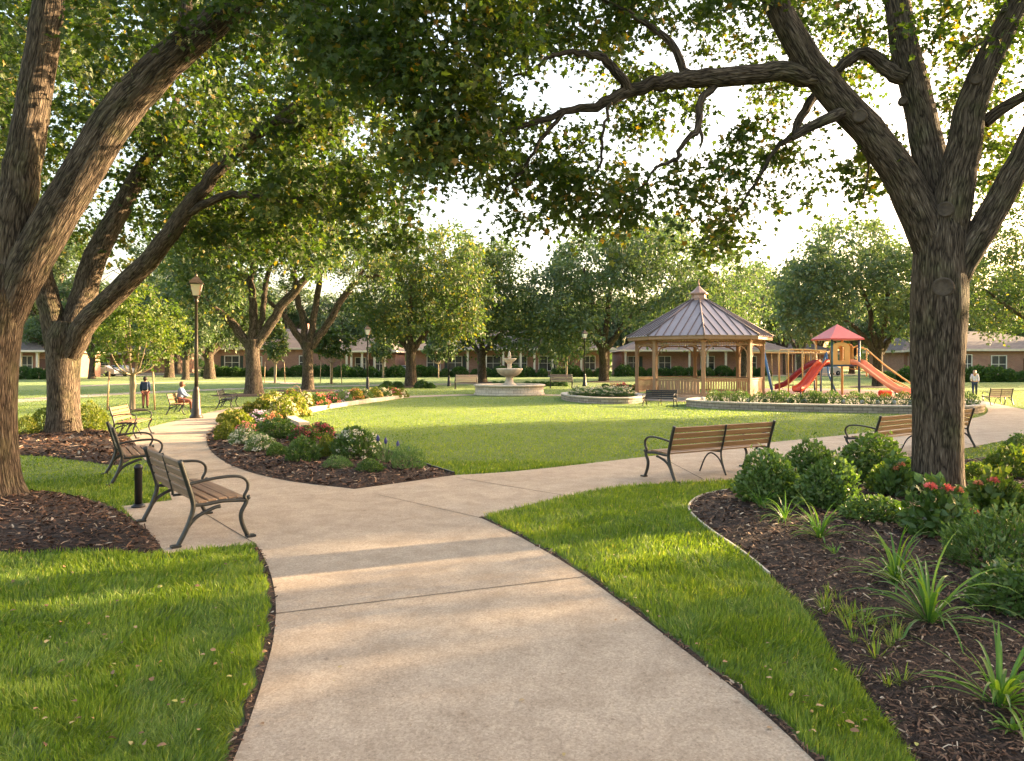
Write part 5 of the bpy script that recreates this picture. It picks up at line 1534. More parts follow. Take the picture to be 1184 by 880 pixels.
RT = tree_object('shade_tree', t, V1, 'big furrowed tree rising from the right planting bed with limbs arching over the lawn', None, None, M['leaf_backlit'])
bx, by = gp(1083, 580); set_base(RT, (bx, 10.0, 0))
def scar(px, py, d, r, off):
    c = p3(px, py, d); v = (Vector((0, 0, EYE)) - c); v.z = 0; v.normalize()
    m = MB(); m.lathe([(r * 1.5, -.07), (r * 1.3, .0), (r * 1.08, .022), (r * .98, .012), (r * .5, .012), (0, .012)], 22)
    q = v.to_track_quat('Z', 'Y').to_matrix().to_4x4()
    base = Vector(RT.location)
    m.xform(Matrix.Translation(c + v * off - base) @ q)
    m.build('branch_scar', M['scar'], RT)
scar(1090, 335, 10, .1, .378); scar(1093, 247, 10, .08, .315); scar(994, 140, 10, .07, .24); scar(1129, 97, 9.7, .055, .2); scar(1044, 121, 10.35, .045, .19)

# ================================================================== THE TWO BIG LEFT TREES
t = Tree(21)
P, r = px_limb([(-6, 592), (-9, 575), (-12, 545), (-14, 480), (-13, 420), (-10, 375), (-4, 340), (4, 305)], [48, 40, 36, 35, 36, 39, 40, 32], 10)
t.limb(P, r, sides=52, flare=.22, lump=.04, attach=False, res=8)
L_(t, [(-8, 370), (6, 300), (18, 240), (28, 180), (39, 115), (49, 50), (58, -10), (66, -80), (60, -170)], [25, 26, 25, 23, 21, 20, 19, 16, 9], 10, sides=28, lump=.03, wig=.006)
L_(t, [(6, 372), (24, 325), (50, 275), (92, 205), (132, 140), (178, 86), (232, 38), (290, -6), (355, -50), (440, -110)], [22, 26, 26, 25, 24, 22, 19, 15.5, 12, 7], 10, sides=28, lump=.03, wig=.006)
L_(t, [(208, 62), (212, 35), (215, 5), (213, -40)], [9, 8.5, 8, 5], 10, sides=12)
L_(t, [(300, -10), (340, -2), (380, 8), (420, 30)], [6, 4, 2.5, 1], 10, sides=8)
L_(t, [(-20, 330), (-60, 260), (-120, 160), (-200, 60), (-260, -60)], [22, 20, 17, 13, 7], 10, sides=14)
cs = vol(rng, [(-40, 120, -90, 120, 11.2, 14.5, 70), (90, 260, -60, 60, 9, 13, 60), (120, 300, 60, 170, 10.6, 14, 46), (240, 400, -80, 70, 8.5, 12, 70), (350, 480, -60, 80, 7.6, 10.5, 75), (360, 470, 40, 120, 8, 10, 24), (-60, 60, 80, 220, 11.5, 14.5, 34),
             (-400, 450, -380, -70, 6.5, 14.5, 220), (-420, -60, -100, 260, 7.5, 13, 120)])
t.grow(cs, rmin=.004, k=.007, seg=.3, up=.05)
V2 = sprigs(t.rng, cs, 8, .42, 6, .105, .45, None, .75, .03, LOBED, .22)
LT = tree_object('shade_tree', t, V2, 'big furrowed tree cut by the left edge with two forking limbs')
set_base(LT, ((-9 - CXP) / FPX * 10, 10.0, 0))

t = Tree(31); d = 19.2
P, r = px_limb([(73, 506), (73, 499), (73, 480), (73, 450), (73, 425), (74, 405), (77, 388), (79, 372)], [25, 21.5, 20, 19.5, 20, 21.5, 23, 17], d)
t.limb(P, r, sides=40, flare=.2, lump=.045, attach=False, res=8)
L_(t, [(68, 410), (61, 368), (50, 325), (38, 270), (22, 210), (8, 150), (-5, 90)], [15, 15, 14, 12, 9.5, 7, 4], d, sides=18, lump=.03, wig=.02)
L_(t, [(78, 398), (93, 348, 19.6), (112, 297, 19.9), (140, 240, 20.2), (165, 195, 20.4), (190, 160, 20.6), (205, 110, 20.8)], [14, 15.5, 14.5, 12, 10, 7, 4], d, sides=18, lump=.03, wig=.02)
L_(t, [(80, 412), (102, 373, 18.9), (136, 337, 18.7), (180, 292, 18.5), (214, 246, 18.3), (246, 203, 18.1), (290, 160, 18), (340, 122, 17.9), (390, 70, 17.8)], [14, 14.5, 13.5, 12, 10, 8.5, 7.5, 5, 3], d, sides=18, lump=.03, wig=.02)
L_(t, [(214, 248, 18.3), (250, 229, 18.1), (285, 225, 18), (315, 233, 17.9), (345, 231, 17.8), (368, 224, 17.7)], [6, 5, 4.5, 4, 3, 1.5], d, sides=9, wig=.02)
L_(t, [(318, 140, 17.9), (345, 142, 17.7), (372, 150, 17.6), (398, 142, 17.5)], [3.5, 3, 2.4, 1.2], d, sides=8, wig=.02)
cs = vol(rng, [(-60, 120, 20, 200, 17, 23, 75), (90, 260, 20, 170, 18, 23, 75), (220, 400, 10, 150, 16, 21, 80), (150, 330, 130, 250, 18.6, 22, 46), (290, 440, 120, 260, 16.5, 20, 60), (340, 470, 60, 200, 16, 20, 44), (200, 340, 230, 300, 18.5, 21, 26), (-60, 60, 180, 290, 18.5, 22, 30),
             (390, 500, 180, 300, 16.5, 19, 26), (40, 270, 130, 310, 20, 25, 90), (200, 420, 150, 280, 19, 24, 70), (-40, 140, -20, 120, 20, 26, 60), (-200, 450, -160, 30, 15, 24, 150), (-260, -40, 0, 280, 15, 22, 60)])
t.grow(cs, rmin=.006, k=.009, seg=.5, up=.05)
V3 = sprigs(t.rng, cs, 10, .72, 6, .17, .35, None, .75, .03, LOBED, .25)
T2 = tree_object('shade_tree', t, V3, 'large forked tree with sunlit trunk, second from the left edge')
set_base(T2, ((73 - CXP) / FPX * 19.2, 19.2, 0))

# ================================================================== MID TREES
def mid_tree(seed, base, d, trunk, tr_r, limbs, boxes, label, ns=8, L=.9, per=6, leaf=.22, yellow=.05, leafm='leaf_mid', shape=PLAIN, ring=2.2):
    t = Tree(seed)
    P, r = px_limb([(base[0], base[1] + 1)] + trunk, [tr_r[0] * 1.05] + tr_r, d)
    t.limb(P, r, sides=20, flare=.22, lump=.04, attach=False, res=5)
    for pts, rad in limbs: L_(t, pts, rad, d, sides=10, wig=.04, lump=.03)
    rg = np.random.RandomState(seed)
    cs = vol(rg, [(x0, x1, y0, y1, d + a, d + b, int(n * 1.6)) for x0, x1, y0, y1, a, b, n in boxes])
    t.grow(cs, rmin=.012, k=.012, seg=1.0, up=.05, sides=4)
    cr = sprigs(t.rng, cs, ns, L, per, leaf, .3, None, .7, yellow, shape, .25)
    o = tree_object('shade_tree', t, cr, label, None, M['bark'], M[leafm])
    x = (base[0] - CXP) / FPX * d
    set_base(o, (x, d, 0))
    if ring: tree_ring(x, d, ring)
    return o
mid_tree(41, (293, 457), 42.5, [(293, 452), (293, 430), (292, 405), (293, 392)], [11, 9, 8.5, 10],
         [([(289, 402), (272, 378), (250, 358), (228, 338), (205, 320)], [6, 5.5, 4.5, 3, 2]), ([(292, 400), (293, 370), (291, 335), (292, 290), (288, 240)], [6, 5.5, 4.5, 3.5, 2]), ([(296, 400), (315, 372), (335, 343), (358, 315), (372, 292), (385, 260)], [6.5, 6, 5.5, 4.5, 3.5, 2]), ([(300, 385), (304, 350), (312, 310), (325, 270)], [4, 3.5, 3, 2])],
         [(190, 300, 240, 350, -5, 5, 70), (250, 350, 180, 300, -5, 6, 85), (310, 400, 200, 300, -5, 5, 60), (200, 280, 300, 370, -4, 3, 24), (180, 260, 180, 280, -4, 5, 50), (340, 400, 270, 320, -4, 2, 18)],
         'shade tree with sunlit orange trunk, third from the left across the path', shape=OVAL, leaf=.26)
mid_tree(42, (356, 453), 49, [(356, 449), (356, 430), (356, 405), (357, 395)], [7.5, 6.5, 6.2, 7.5],
         [([(353, 402), (338, 378), (325, 360), (308, 345)], [4.5, 4, 3, 2]), ([(355, 400), (350, 370), (342, 335), (338, 290)], [4.5, 4, 3.4, 2]), ([(358, 400), (364, 360), (370, 320), (374, 280)], [4.5, 4, 3.4, 2]), ([(360, 402), (378, 375), (396, 345), (410, 328), (428, 320), (440, 318)], [5, 4.5, 4, 3.2, 2.4, 1.4]), ([(404, 335), (418, 315), (430, 295)], [2.4, 2, 1])],
         [(300, 400, 200, 310, -4, 6, 80), (370, 450, 230, 320, -4, 5, 60), (320, 420, 150, 250, -3, 6, 60), (395, 455, 290, 345, -4, 3, 26), (285, 340, 280, 345, -2, 4, 20)],
         'slender dark trunked shade tree, fourth from the left behind the flower bed')
mid_tree(43, (475, 448), 57, [(475, 444), (475, 425), (475, 405), (475, 398)], [7.5, 6, 5.8, 7],
         [([(472, 405), (460, 388), (445, 373), (432, 362)], [3.6, 3, 2.4, 1.4]), ([(475, 403), (473, 380), (474, 350), (480, 300)], [4.5, 4, 3.2, 2]), ([(478, 405), (490, 388), (503, 372), (520, 355)], [3.8, 3.2, 2.5, 1.4])],
         [(405, 500, 300, 385, -6, 4, 75), (450, 560, 260, 345, -6, 6, 90), (480, 570, 300, 385, -6, 4, 60), (410, 480, 235, 320, -4, 6, 50), (425, 470, 345, 400, -6, 1, 20), (500, 560, 330, 392, -5, 3, 26)],
         'round crowned shade tree left of the stone fountain, sun on its right side', yellow=.09, leaf=.3, L=1.1, ns=9)
mid_tree(44, (557, 443), 68, [(557, 440), (557, 425), (557, 410), (557, 405)], [6, 5, 4.8, 5.5],
         [([(555, 410), (545, 396), (533, 385)], [3, 2.4, 1.4]), ([(557, 408), (557, 385), (560, 350)], [3.4, 2.8, 1.6]), ([(559, 410), (570, 395), (583, 382)], [3.2, 2.6, 1.4])],
         [(515, 600, 300, 385, -6, 6, 90), (555, 625, 330, 405, -6, 5, 60), (530, 600, 275, 330, -5, 6, 45), (500, 560, 340, 400, -6, 3, 36)],
         'shade tree directly behind the stone fountain', leaf=.36, L=1.3, ns=8)
mid_tree(45, (698, 442), 71, [(698, 438), (698, 420), (697, 405), (697, 398)], [6, 5, 5, 6],
         [([(695, 404), (685, 388), (672, 375), (655, 362), (640, 352)], [3.6, 3.2, 2.6, 1.8, 1]), ([(697, 402), (690, 375), (684, 345), (675, 310)], [3.6, 3.2, 2.6, 1.6]), ([(698, 402), (702, 370), (706, 335), (712, 295)], [3.6, 3.2, 2.6, 1.6]),
          ([(700, 404), (714, 385), (728, 368), (745, 358), (770, 345), (800, 335)], [4, 3.6, 3, 2.6, 2, 1])],
         [(605, 700, 300, 385, -8, 6, 90), (640, 760, 265, 330, -8, 8, 85), (700, 820, 265, 350, -8, 8, 100), (780, 890, 290, 385, -8, 8, 80), (610, 690, 350, 410, -8, 3, 36), (740, 800, 250, 290, -4, 6, 30), (720, 800, 340, 385, -8, 4, 30)],
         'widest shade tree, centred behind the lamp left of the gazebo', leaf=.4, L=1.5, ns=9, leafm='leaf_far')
mid_tree(46, (1015, 449), 56, [(1015, 444), (1015, 428), (1015, 410), (1015, 403)], [7, 6, 6, 7.5],
         [([(1012, 410), (1000, 392), (988, 378), (972, 366)], [4, 3.5, 2.6, 1.5]), ([(1014, 408), (1008, 380), (1003, 350), (990, 320)], [4, 3.4, 2.6, 1.6]), ([(1016, 408), (1022, 380), (1026, 345), (1030, 310)], [4, 3.4, 2.6, 1.6]), ([(1018, 410), (1030, 392), (1044, 375), (1056, 362)], [4.2, 3.6, 2.8, 1.5])],
         [(895, 990, 300, 372, -6, 6, 85), (930, 1040, 255, 340, -6, 7, 95), (1000, 1090, 280, 365, -6, 6, 80), (900, 960, 340, 392, -6, 2, 26), (1020, 1075, 340, 385, -6, 3, 24)],
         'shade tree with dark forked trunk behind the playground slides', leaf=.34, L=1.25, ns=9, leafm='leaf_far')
mid_tree(47, (1262, 451), 52, [(1262, 447), (1260, 430), (1258, 405), (1257, 395)], [11, 9, 9, 10],
         [([(1252, 400), (1225, 382), (1195, 370), (1165, 355), (1140, 335)], [5.5, 4.5, 3.8, 2.8, 1.4]), ([(1255, 400), (1245, 350), (1230, 290), (1215, 230)], [6, 5, 4, 2]), ([(1260, 400), (1290, 350), (1320, 300)], [6, 4, 2])],
         [(1110, 1230, 280, 385, -4, 5, 95), (1125, 1250, 180, 300, -4, 6, 90), (1220, 1340, 200, 370, -4, 5, 80), (1040, 1130, 290, 350, 2, 8, 20)],
         'shade tree whose low limb enters from the right edge above the house', leaf=.27)

# ================================================================== YOUNG STAKED TREES
def stake(x, y, h, rt, lean):
    m = MB(); m.tube([(x, y, -.05), (x + lean, y, h)], .035, 7); return m.build('stake', M['stake'], rt)
def young_tree(px, py, w, y0, y1, label, seed, leafm='leaf_young', leaf=.13, n=150, stakes=(-1, 1), ns=6, stems=3, fork=.45):
    x, d = gp(px, py); H_ = EYE + (HOR - y0) / FPX * d; low = EYE + (HOR - y1) / FPX * d; hw = w / 2 / FPX * d
    t = Tree(seed); rg = t.rng
    for i in range(stems):
        a = i * 2.1; ox = .05 * math.cos(a) * (stems > 1)
        t.limb([(ox, .05 * math.sin(a), -.05), (ox * 1.4, .0, low * .6), (ox * 2.5, 0, low), (ox * 4 + hw * .15 * math.cos(a), hw * .15 * math.sin(a), low + (H_ - low) * .6)], [.075, .065, .05, .02], sides=8, wig=.01)
    for i in range(6):
        a = i * 1.05 + .3
        t.limb([(0, 0, low * .82), (hw * .35 * math.cos(a), hw * .35 * math.sin(a), low * 1.02), (hw * .7 * math.cos(a), hw * .7 * math.sin(a), low + (H_ - low) * .3)], [.035, .025, .012], sides=6, wig=.01)
    cs = []
    while len(cs) < n:
        v = rg.uniform(-1, 1, 3); q = np.linalg.norm(v)
        if q > 1 or q < .25: continue
        top = 1 - .25 * max(0, v[2])
        cs.append((v[0] * hw * top, v[1] * hw * top, (low + H_) / 2 + v[2] * (H_ - low) / 2))
    cs = np.array(cs); t.grow(cs, rmin=.004, k=.01, seg=.5, sides=4)
    cr = sprigs(rg, cs, ns, .42, 6, leaf, .25, np.array([0, 0, low]), .6, .02, OVAL, .2)
    rt = tree_object('young_tree', t, cr, label, None, M['bark_pale'], M[leafm])
    rt.location = (x, d, 0)
    for s in stakes: stake(s * .95, -.1, low * .92, rt, -s * .08)
    tree_ring(x, d, .6, .03)
    return rt
young_tree(153, 474, 116, 328, 426, 'bright green young tree with three pale stems held by wooden stakes on the left', 51, n=230, ns=7)
young_tree(318, 443, 32, 376, 416, 'small round young tree with two stakes between the third and fourth trunks', 52, 'leaf_mid', .26, 90)
young_tree(383, 444, 52, 376, 416, 'bushy young tree with three stakes right of the fourth trunk', 53, 'leaf_mid', .28, 110, (-1, 0, 1))
young_tree(443, 437, 30, 386, 416, 'thin young tree before the cream porch columns', 54, 'leaf_far', .35, 60, ())
young_tree(655, 437, 54, 372, 414, 'multi stemmed small tree before the long porch, right of the fountain', 55, 'leaf_mid', .34, 120, (), stems=3)
young_tree(507, 437, 40, 380, 418, 'small pale stemmed tree behind the thin globe lamp', 56, 'leaf_far', .35, 90, (), stems=1)

# ================================================================== FAR TREES
protos = []
for i, (sd, hh, rr_, th) in enumerate(((71, 14, 7.0, 3.0), (72, 16, 6.2, 3.4), (73, 12, 6.8, 2.6))):
    tr, cr = generic_tree(sd, hh, th, .42, rr_, 420, .4, ns=8, per=5, L=1.3)
    tm = tr.mesh('trunk', M['bark']); V, C, I, T = cr
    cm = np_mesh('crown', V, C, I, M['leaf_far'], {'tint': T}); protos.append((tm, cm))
FARG = 'background trees behind the houses'
def far_tree(x, y, k, s, rz, label, group=FARG, sz=None):
    rt = empty('shade_tree', (x, y, 0), rz, label, 'tree', group); rt.scale = (s, s, sz or s)
    link('trunk', protos[k][0], None, rt); link('crown', protos[k][1], None, rt); return rt
fl = [(-60, 118), (10, 126), (70, 104), (130, 128), (205, 122), (240, 88), (270, 128), (330, 122), (395, 124), (450, 128), (500, 120), (550, 128), (610, 122), (660, 126), (720, 118), (770, 128), (820, 120), (860, 126), (905, 112), (945, 128), (985, 120), (1030, 108), (1075, 112), (1120, 118), (1170, 108), (1225, 116), (1290, 110)]
rg = np.random.RandomState(9)
for i, (px, d) in enumerate(fl):
    far_tree((px - CXP) / FPX * d, d, i % 3, rg.uniform(.9, 1.2), rg.uniform(0, 6.28), ORD[i] + ' from the left of the background trees rising behind the houses', sz=rg.uniform(.9, 1.15))
far_tree((76 - CXP) / FPX * 90, 90, 0, .8, 1.0, 'mid distance tree glimpsed just left of the second trunk', None)
for i_, (px, d, k, s, lb) in enumerate(((64, 104, 1, 1.5, 'tall background tree filling the gap between the two big left trunks'), (196, 92, 0, 1.25, 'tall background tree right of the staked young tree'), (243, 84, 2, 1.25, 'tall background tree behind the tall lamp'),
        (-10, 106, 2, 1.4, 'background tree at the far left edge behind the sunlit house'), (1130, 95, 0, 1.15, 'tall tree behind the right house roof, nearest the big trunk'))):
    far_tree((px - CXP) / FPX * d, d, k, s, i_ * 1.7, lb, None)
far_tree((106 - CXP) / FPX * 85, 85, 1, .8, 2.0, 'grey trunked tree far behind the second trunk near the parked cars', None)
far_tree((215 - CXP) / FPX * 80, 80, 2, .85, 4.0, 'tree behind the tall lamp in front of the red brick house', None)
far_tree((860 - CXP) / FPX * 84, 84, 0, .95, 2.6, 'tree standing directly behind the gazebo roof', None)
far_tree((925 - CXP) / FPX * 92, 92, 1, .9, 5.1, 'tree between gazebo and playground tower', None)
far_tree((1095 - CXP) / FPX * 92, 92, 2, .9, 3.3, 'tree behind the large right house roof', None)
# the wood closing the horizon
def far_wood():
    rgw = np.random.RandomState(77); n = 9000
    x = rgw.uniform(-150, 150, n); y = rgw.uniform(136, 165, n); lum = vnoise(x, y * 0, 9, 2)
    z = rgw.rand(n) ** .7 * (9 + 6 * lum)
    P = np.column_stack([x, y, z]); A = rgw.normal(size=P.shape); Nn = rgw.normal(size=P.shape)
    V, C, I, T = leaf_arrays(P, A, Nn, rgw.uniform(1.2, 2.4, n), np.clip(.35 + .3 * lum + rgw.normal(0, .12, n), 0, 1), OVAL)
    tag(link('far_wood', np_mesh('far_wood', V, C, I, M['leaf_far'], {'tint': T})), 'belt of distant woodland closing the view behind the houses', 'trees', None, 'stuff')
far_wood()
# unseen trees right of the view, added to shade the foreground in bands
SH = [(30, 27.8, 0, 1.1), (40, 32, 1, 1.2), (50, 35.5, 2, 1.2), (22, 20.9, 1, .65), (22, 10.5, 1, .9), (30, 13, 0, .9), (24, 5, 2, .8), (18, -1, 2, .85), (27, 1, 1, .9), (14, -8, 0, .8), (62, 69.6, 2, .8), (66, 79, 0, .9), (50, 18, 1, 1.1)]
for i, (x, y, k, s) in enumerate(SH):
    far_tree(x, y, k, s, i * 1.3, 'unseen spreading tree added right of the view to shade the foreground', 'added shade trees beyond the right edge')

# ================================================================== SHRUBS
HM = [shrub_mesh('shrub', 100 + i, 1.15, .8, 1.25, 1500, .2, M['leaf_hedge'], OVAL, .06) for i in range(3)]
HR = [shrub_mesh('shrub', 110 + i, .75, .75, 1.1, 1100, .17, M['leaf_hedge'], OVAL, .05) for i in range(2)]
hedges = []
def hedge(px, d, k='m', s=1.0, mat=None):
    hedges.append((px, d, k, s))
for x0, x1, st, d in ((245, 395, 17, 97), (398, 460, 16, 93), (485, 700, 17, 95.3), (722, 900, 18, 99)):
    px = x0
    while px < x1:
        hedge(px, d + rg.uniform(-.5, .5), 'm' if rg.rand() < .7 else 'r', rg.uniform(.9, 1.25)); px += st * rg.uniform(.75, 1.1)
for px, k, s in ((1052, 'm', 1.1), (1112, 'm', 1), (1131, 'm', 1.2), (1150, 'm', 1.15), (1166, 'r', 1.1), (1182, 'm', .8), (1026, 'r', .9)): hedge(px, 71, k, s)
for px, k, s in ((8, 'm', 1), (26, 'm', 1.1), (42, 'm', 1.0), (56, 'r', 1)): hedge(px, 82, k, s)
for i, (px, d, k, s) in enumerate(sorted(hedges)):
    me = HM[i % 3] if k == 'm' else HR[i % 2]
    o = link('hedge_shrub', me, None, None, ((px - CXP) / FPX * d, d, 0), rg.uniform(-.3, .3), s)
    tag(o, (ORD[i] if i < len(ORD) else 'last but %s' % ORD[len(hedges) - 1 - i]) + ' from the left of the dark hedge shrubs along the house fronts', 'shrub', 'hedge shrubs along the houses')
def place_shrub(me, px, py, label, w_px=None, base_w=1.0, s=None, cat='shrub', name='shrub', zf=None, z=0.0, rz=None, sz=None):
    x, d = gp(px, py)
    if s is None: s = (w_px / FPX * d) / base_w
    if zf is not None: z = z_of(zf, x, d)
    return tag(link(name, me, None, None, (x, d, z - .01), rz if rz is not None else (px * 1.7) % 6.28, (s, s, s * (sz or 1))), label, cat)
gold = [shrub_mesh('gold_shrub', 120 + i, .55, .5, .8, 1500, .075, M['leaf_sunlit_gold'], OVAL, .05, inner=.25) for i in range(2)]  # dark green shrubs given gold leaves that paint in the sunlight
place_shrub(gold[0], 30, 506, 'clipped sunlit yellow green shrub between the two big left trunks', 26, 1.1, sz=1.35)
place_shrub(gold[1], 50, 503, 'clipped sunlit yellow green shrub touching the second trunk on its left', 30, 1.1, sz=1.35)
place_shrub(gold[1], 104, 499, 'clipped sunlit yellow green shrub just right of the second trunk', 36, 1.1, sz=1.25)
place_shrub(gold[0], 113, 494, 'small clipped sunlit yellow green shrub right of the other by the second trunk', 24, 1.1, sz=1.3)
DK = shrub_mesh('low_shrub', 130, .6, .5, .6, 900, .12, M['leaf_hedge'], OVAL, .06)
for i, (px, py, w) in enumerate(((448, 449, 16), (460, 448.5, 14), (442, 449.5, 10), (488, 449, 18), (498, 449, 12))): place_shrub(DK, px, py, ORD[i] + ' low dark shrub in the mulch at the tree left of the fountain', w, 1.2)
for i in range(9): place_shrub(DK, 573 + i * 8.3 + (12 if i > 2 else 0), 446.5, ORD[i] + ' from the left of the dark shrubs just behind the fountain', 11, 1.2)
for i in range(8): place_shrub(DK, 700 + i * 9, 450 + (i % 2), ORD[i] + ' from the left of the dark shrubs behind the flowers left of the gazebo', 12, 1.2)
# row of clumps in the long planter
G = [shrub_mesh('planter_shrub', 140 + i, .42, .4, .5, 900, .085, M['leaf_box'], NARROW, .08, up=.7) for i in range(3)]
row = [826, 842, 857, 877, 893, 906, 922, 938, 945, 963, 988, 1006, 1024, 1045, 1063, 1120]
for i, px in enumerate(row):
    py = 471.5 + (px - 826) * .0155
    place_shrub(G[i % 3], px, py, ORD[i] + ' from the left of the small green shrubs in the long stone planter', 21 + 3 * math.sin(px), .84, z=.24, name='planter_shrub', sz=1.0)
ST = MB()
for q in range(1):
    ST.lathe([(0, -.1), (.16, -.05), (.2, .05), (.13, .15), (0, .18)], 8, scale=(1, .8))
stm = ST.mesh('white_rock', M['white_stone'])
rocks = [(812, 470), (834, 471), (849, 471), (866, 472), (885, 472.3), (914, 472.8), (930, 473.2), (952, 473.4), (975, 474), (997, 474.4), (1015, 474.7), (1034, 475), (1053, 475.3), (1100, 475)]
for i, (px, py) in enumerate(rocks):
    x, d = gp(px, py); tag(link('white_rock', stm, None, None, (x, d, .3), px, (.7 + .3 * math.sin(px * 3), .6, .7)), ORD[i] + ' from the left of the pale rocks between the planter shrubs', 'rock', 'pale rocks in the long planter')
# flowers in the round planter
SP = shrub_mesh('spike_plant', 150, .5, .45, .7, 1000, .11, M['leaf_grey'], NARROW, .1, up=.9)
for i, px in enumerate((668, 679, 690, 701, 712, 723)):
    rt = empty('flower_plant', (*gp(px, 463.7 + .6 * (i % 2)), .26), px, ORD[i] + ' from the left of the grey green flower clumps in the round stone planter', 'plant')
    link('foliage', SP, None, rt, scale=(1, 1, .6))
    if 'bpl' not in globals(): bpl = blossoms_mesh('blossoms', 3, .5, .45, .75, 34, .12, M['petal_cream'])
    link('blossoms', bpl, None, rt, scale=(1, 1, .6))
for i, (px, c) in enumerate(((709, 'orange'), (720, 'coral'), (730, 'orange'))):
    rt = empty('flower_plant', (*gp(px, 457.5), 0), px, ORD[i] + ' of the orange flowered plants behind the round planter', 'plant')
    link('foliage', DK, None, rt, scale=.9); link('blossoms', blossoms_mesh('blossoms', 4 + i, .5, .45, .65, 14, .16, M['petal_' + c]), None, rt)

# ================================================================== FLOWER BED
FB = dict(green=shrub_mesh('foliage', 201, .5, .45, .6, 1300, .085, M['leaf_box'], OVAL, .2, up=.6), fine=shrub_mesh('foliage', 202, .5, .45, .62, 1500, .09, M['leaf_grey'], NARROW, .18, up=.8),
          gold=shrub_mesh('foliage', 203, .5, .45, .65, 1400, .085, M['leaf_sunlit_gold'], OVAL, .2, up=.7), dark=shrub_mesh('foliage', 204, .5, .45, .6, 1400, .085, M['leaf_box'], OVAL, .18, tb=.35, up=.5))
BLM = {}
def flower(px, py, w, h, fol, bloom, label, heads=30, size=.09):
    """w, h in photo pixels"""
    x, d = gp(px, py); W_, H_ = w / FPX * d * 1.06, h / FPX * d * .88; heads = int(heads * .85); size *= .8
    rt = empty('flower_plant' if bloom else 'small_shrub', (x, d, z_of(zf_mid, x, d) - .02), 0, label, 'plant'); rt.rotation_euler[2] = (px * .77) % 6.28
    link('foliage', FB[fol], None, rt, scale=(W_, W_, H_ / .6))
    if bloom:
        k = (bloom, heads, round(size / W_, 2))
        if k not in BLM: BLM[k] = blossoms_mesh('blossoms', len(BLM) + 7, .5, .45, .62, heads, size / W_, M['petal_' + bloom])
        link('blossoms', BLM[k], None, rt, scale=(W_, W_, H_ / .6))
    return rt
FL = [
 (391, 547, 32, 14, 'fine', None, 'low grey green shrub at the front edge of the middle bed'),
 (428, 551, 30, 17, 'green', None, 'low round green shrub nearest the tip of the middle bed'),
 (471, 546, 42, 27, 'fine', None, 'rounded grey green shrub at the right corner of the middle bed'),
 (412, 535, 52, 38, 'dark', 'white', 'large bush covered in white flowers on the right of the middle bed', 60, .07),
 (352, 538, 38, 30, 'green', None, 'bushy green shrub left of the white flowered bush'),
 (378, 533, 22, 24, 'gold', None, 'narrow yellowish shrub touching the white flowered bush'),
 (321, 532, 26, 17, 'green', None, 'small green shrub at the front left of the middle bed'),
 (302, 526, 32, 20, 'fine', 'white', 'right one of two white flowered clumps at the front of the bed', 50, .08),
 (282, 518, 30, 20, 'fine', 'white', 'left one of two white flowered clumps at the front of the bed', 50, .08),
 (352, 514, 34, 18, 'dark', 'red', 'left one of two dark red flowered clumps', 50, .1),
 (370, 511, 32, 20, 'dark', 'red', 'right one of two dark red flowered clumps', 50, .1),
 (319, 511, 46, 24, 'dark', None, 'broad dark green shrub below the orange flowers'),
 (316, 497, 22, 17, 'green', 'orange', 'orange flowered clump in the middle of the left part of the bed', 30, .12),
 (285, 503, 24, 12, 'green', 'pink', 'low pink flowered clump behind the white flowers', 36, .1),
 (260, 511, 24, 20, 'gold', None, 'yellow green shrub at the left edge of the middle bed'),
 (275, 499, 36, 22, 'gold', 'yellow', 'larger yellow green flowering shrub near the left edge of the bed', 26, .07),
 (302, 494, 30, 17, 'green', 'lilac', 'pale pink flowered plant among the yellow flowers', 30, .12),
 (262, 490, 22, 14, 'gold', 'yellow', 'small yellow flowered plant beside the path bend', 24, .08),
 (290, 484, 26, 16, 'gold', 'yellow', 'yellow flowered plant at the back left of the bed', 40, .1),
 (308, 484, 30, 24, 'gold', 'yellow', 'tall yellow flowered plant, first of the golden mass', 60, .11),
 (326, 486, 32, 26, 'gold', 'cream', 'cream flowered plant amid the golden mass', 60, .11),
 (343, 482, 30, 24, 'gold', 'yellow', 'yellow flowered plant beside the stone curb end', 60, .11),
 (316, 475, 26, 20, 'gold', 'cream', 'cream flowered plant at the back of the golden mass', 50, .12),
 (337, 473, 28, 20, 'gold', 'orange', 'apricot flowered plant at the back of the golden mass', 40, .12),
 (354, 474, 20, 18, 'gold', 'cream', 'cream flowered plant before the red topped clump', 40, .12),
 (369, 473, 24, 18, 'green', 'coral', 'red topped flower clump behind the stone curb', 30, .13),
 (383, 470, 20, 15, 'green', 'pink', 'pink topped flower clump behind the stone curb', 24, .12),
 (395, 468, 22, 16, 'fine', 'lilac', 'pale lilac flower clump behind the stone curb', 26, .12),
 (409, 466, 24, 15, 'gold', 'orange', 'orange flower clump behind the stone curb', 40, .14),
 (421, 464, 20, 13, 'green', 'cream', 'first cream flower clump left of the curb end', 36, .13),
 (432, 463, 20, 13, 'gold', 'yellow', 'yellow flower clump near the far curb end', 36, .13),
 (443, 462, 20, 13, 'green', 'cream', 'second cream flower clump near the far curb end', 36, .13),
 (454, 461, 20, 12, 'gold', 'pink', 'pink and gold flower clump near the far curb end', 36, .13),
 (464, 460, 16, 10, 'gold', 'cream', 'last cream flower clump at the far curb end', 30, .13)]
for f in FL: flower(*f)
x, d = gp(447, 541)
rt = empty('flower_plant', (x, d, .09), 0, 'spiky grey green plant with tall dark blue flower heads', 'plant')
link('foliage', strap_mesh('foliage', 31, 60, .5, .012, M['leaf_grey'], stiff=1.1), None, rt)
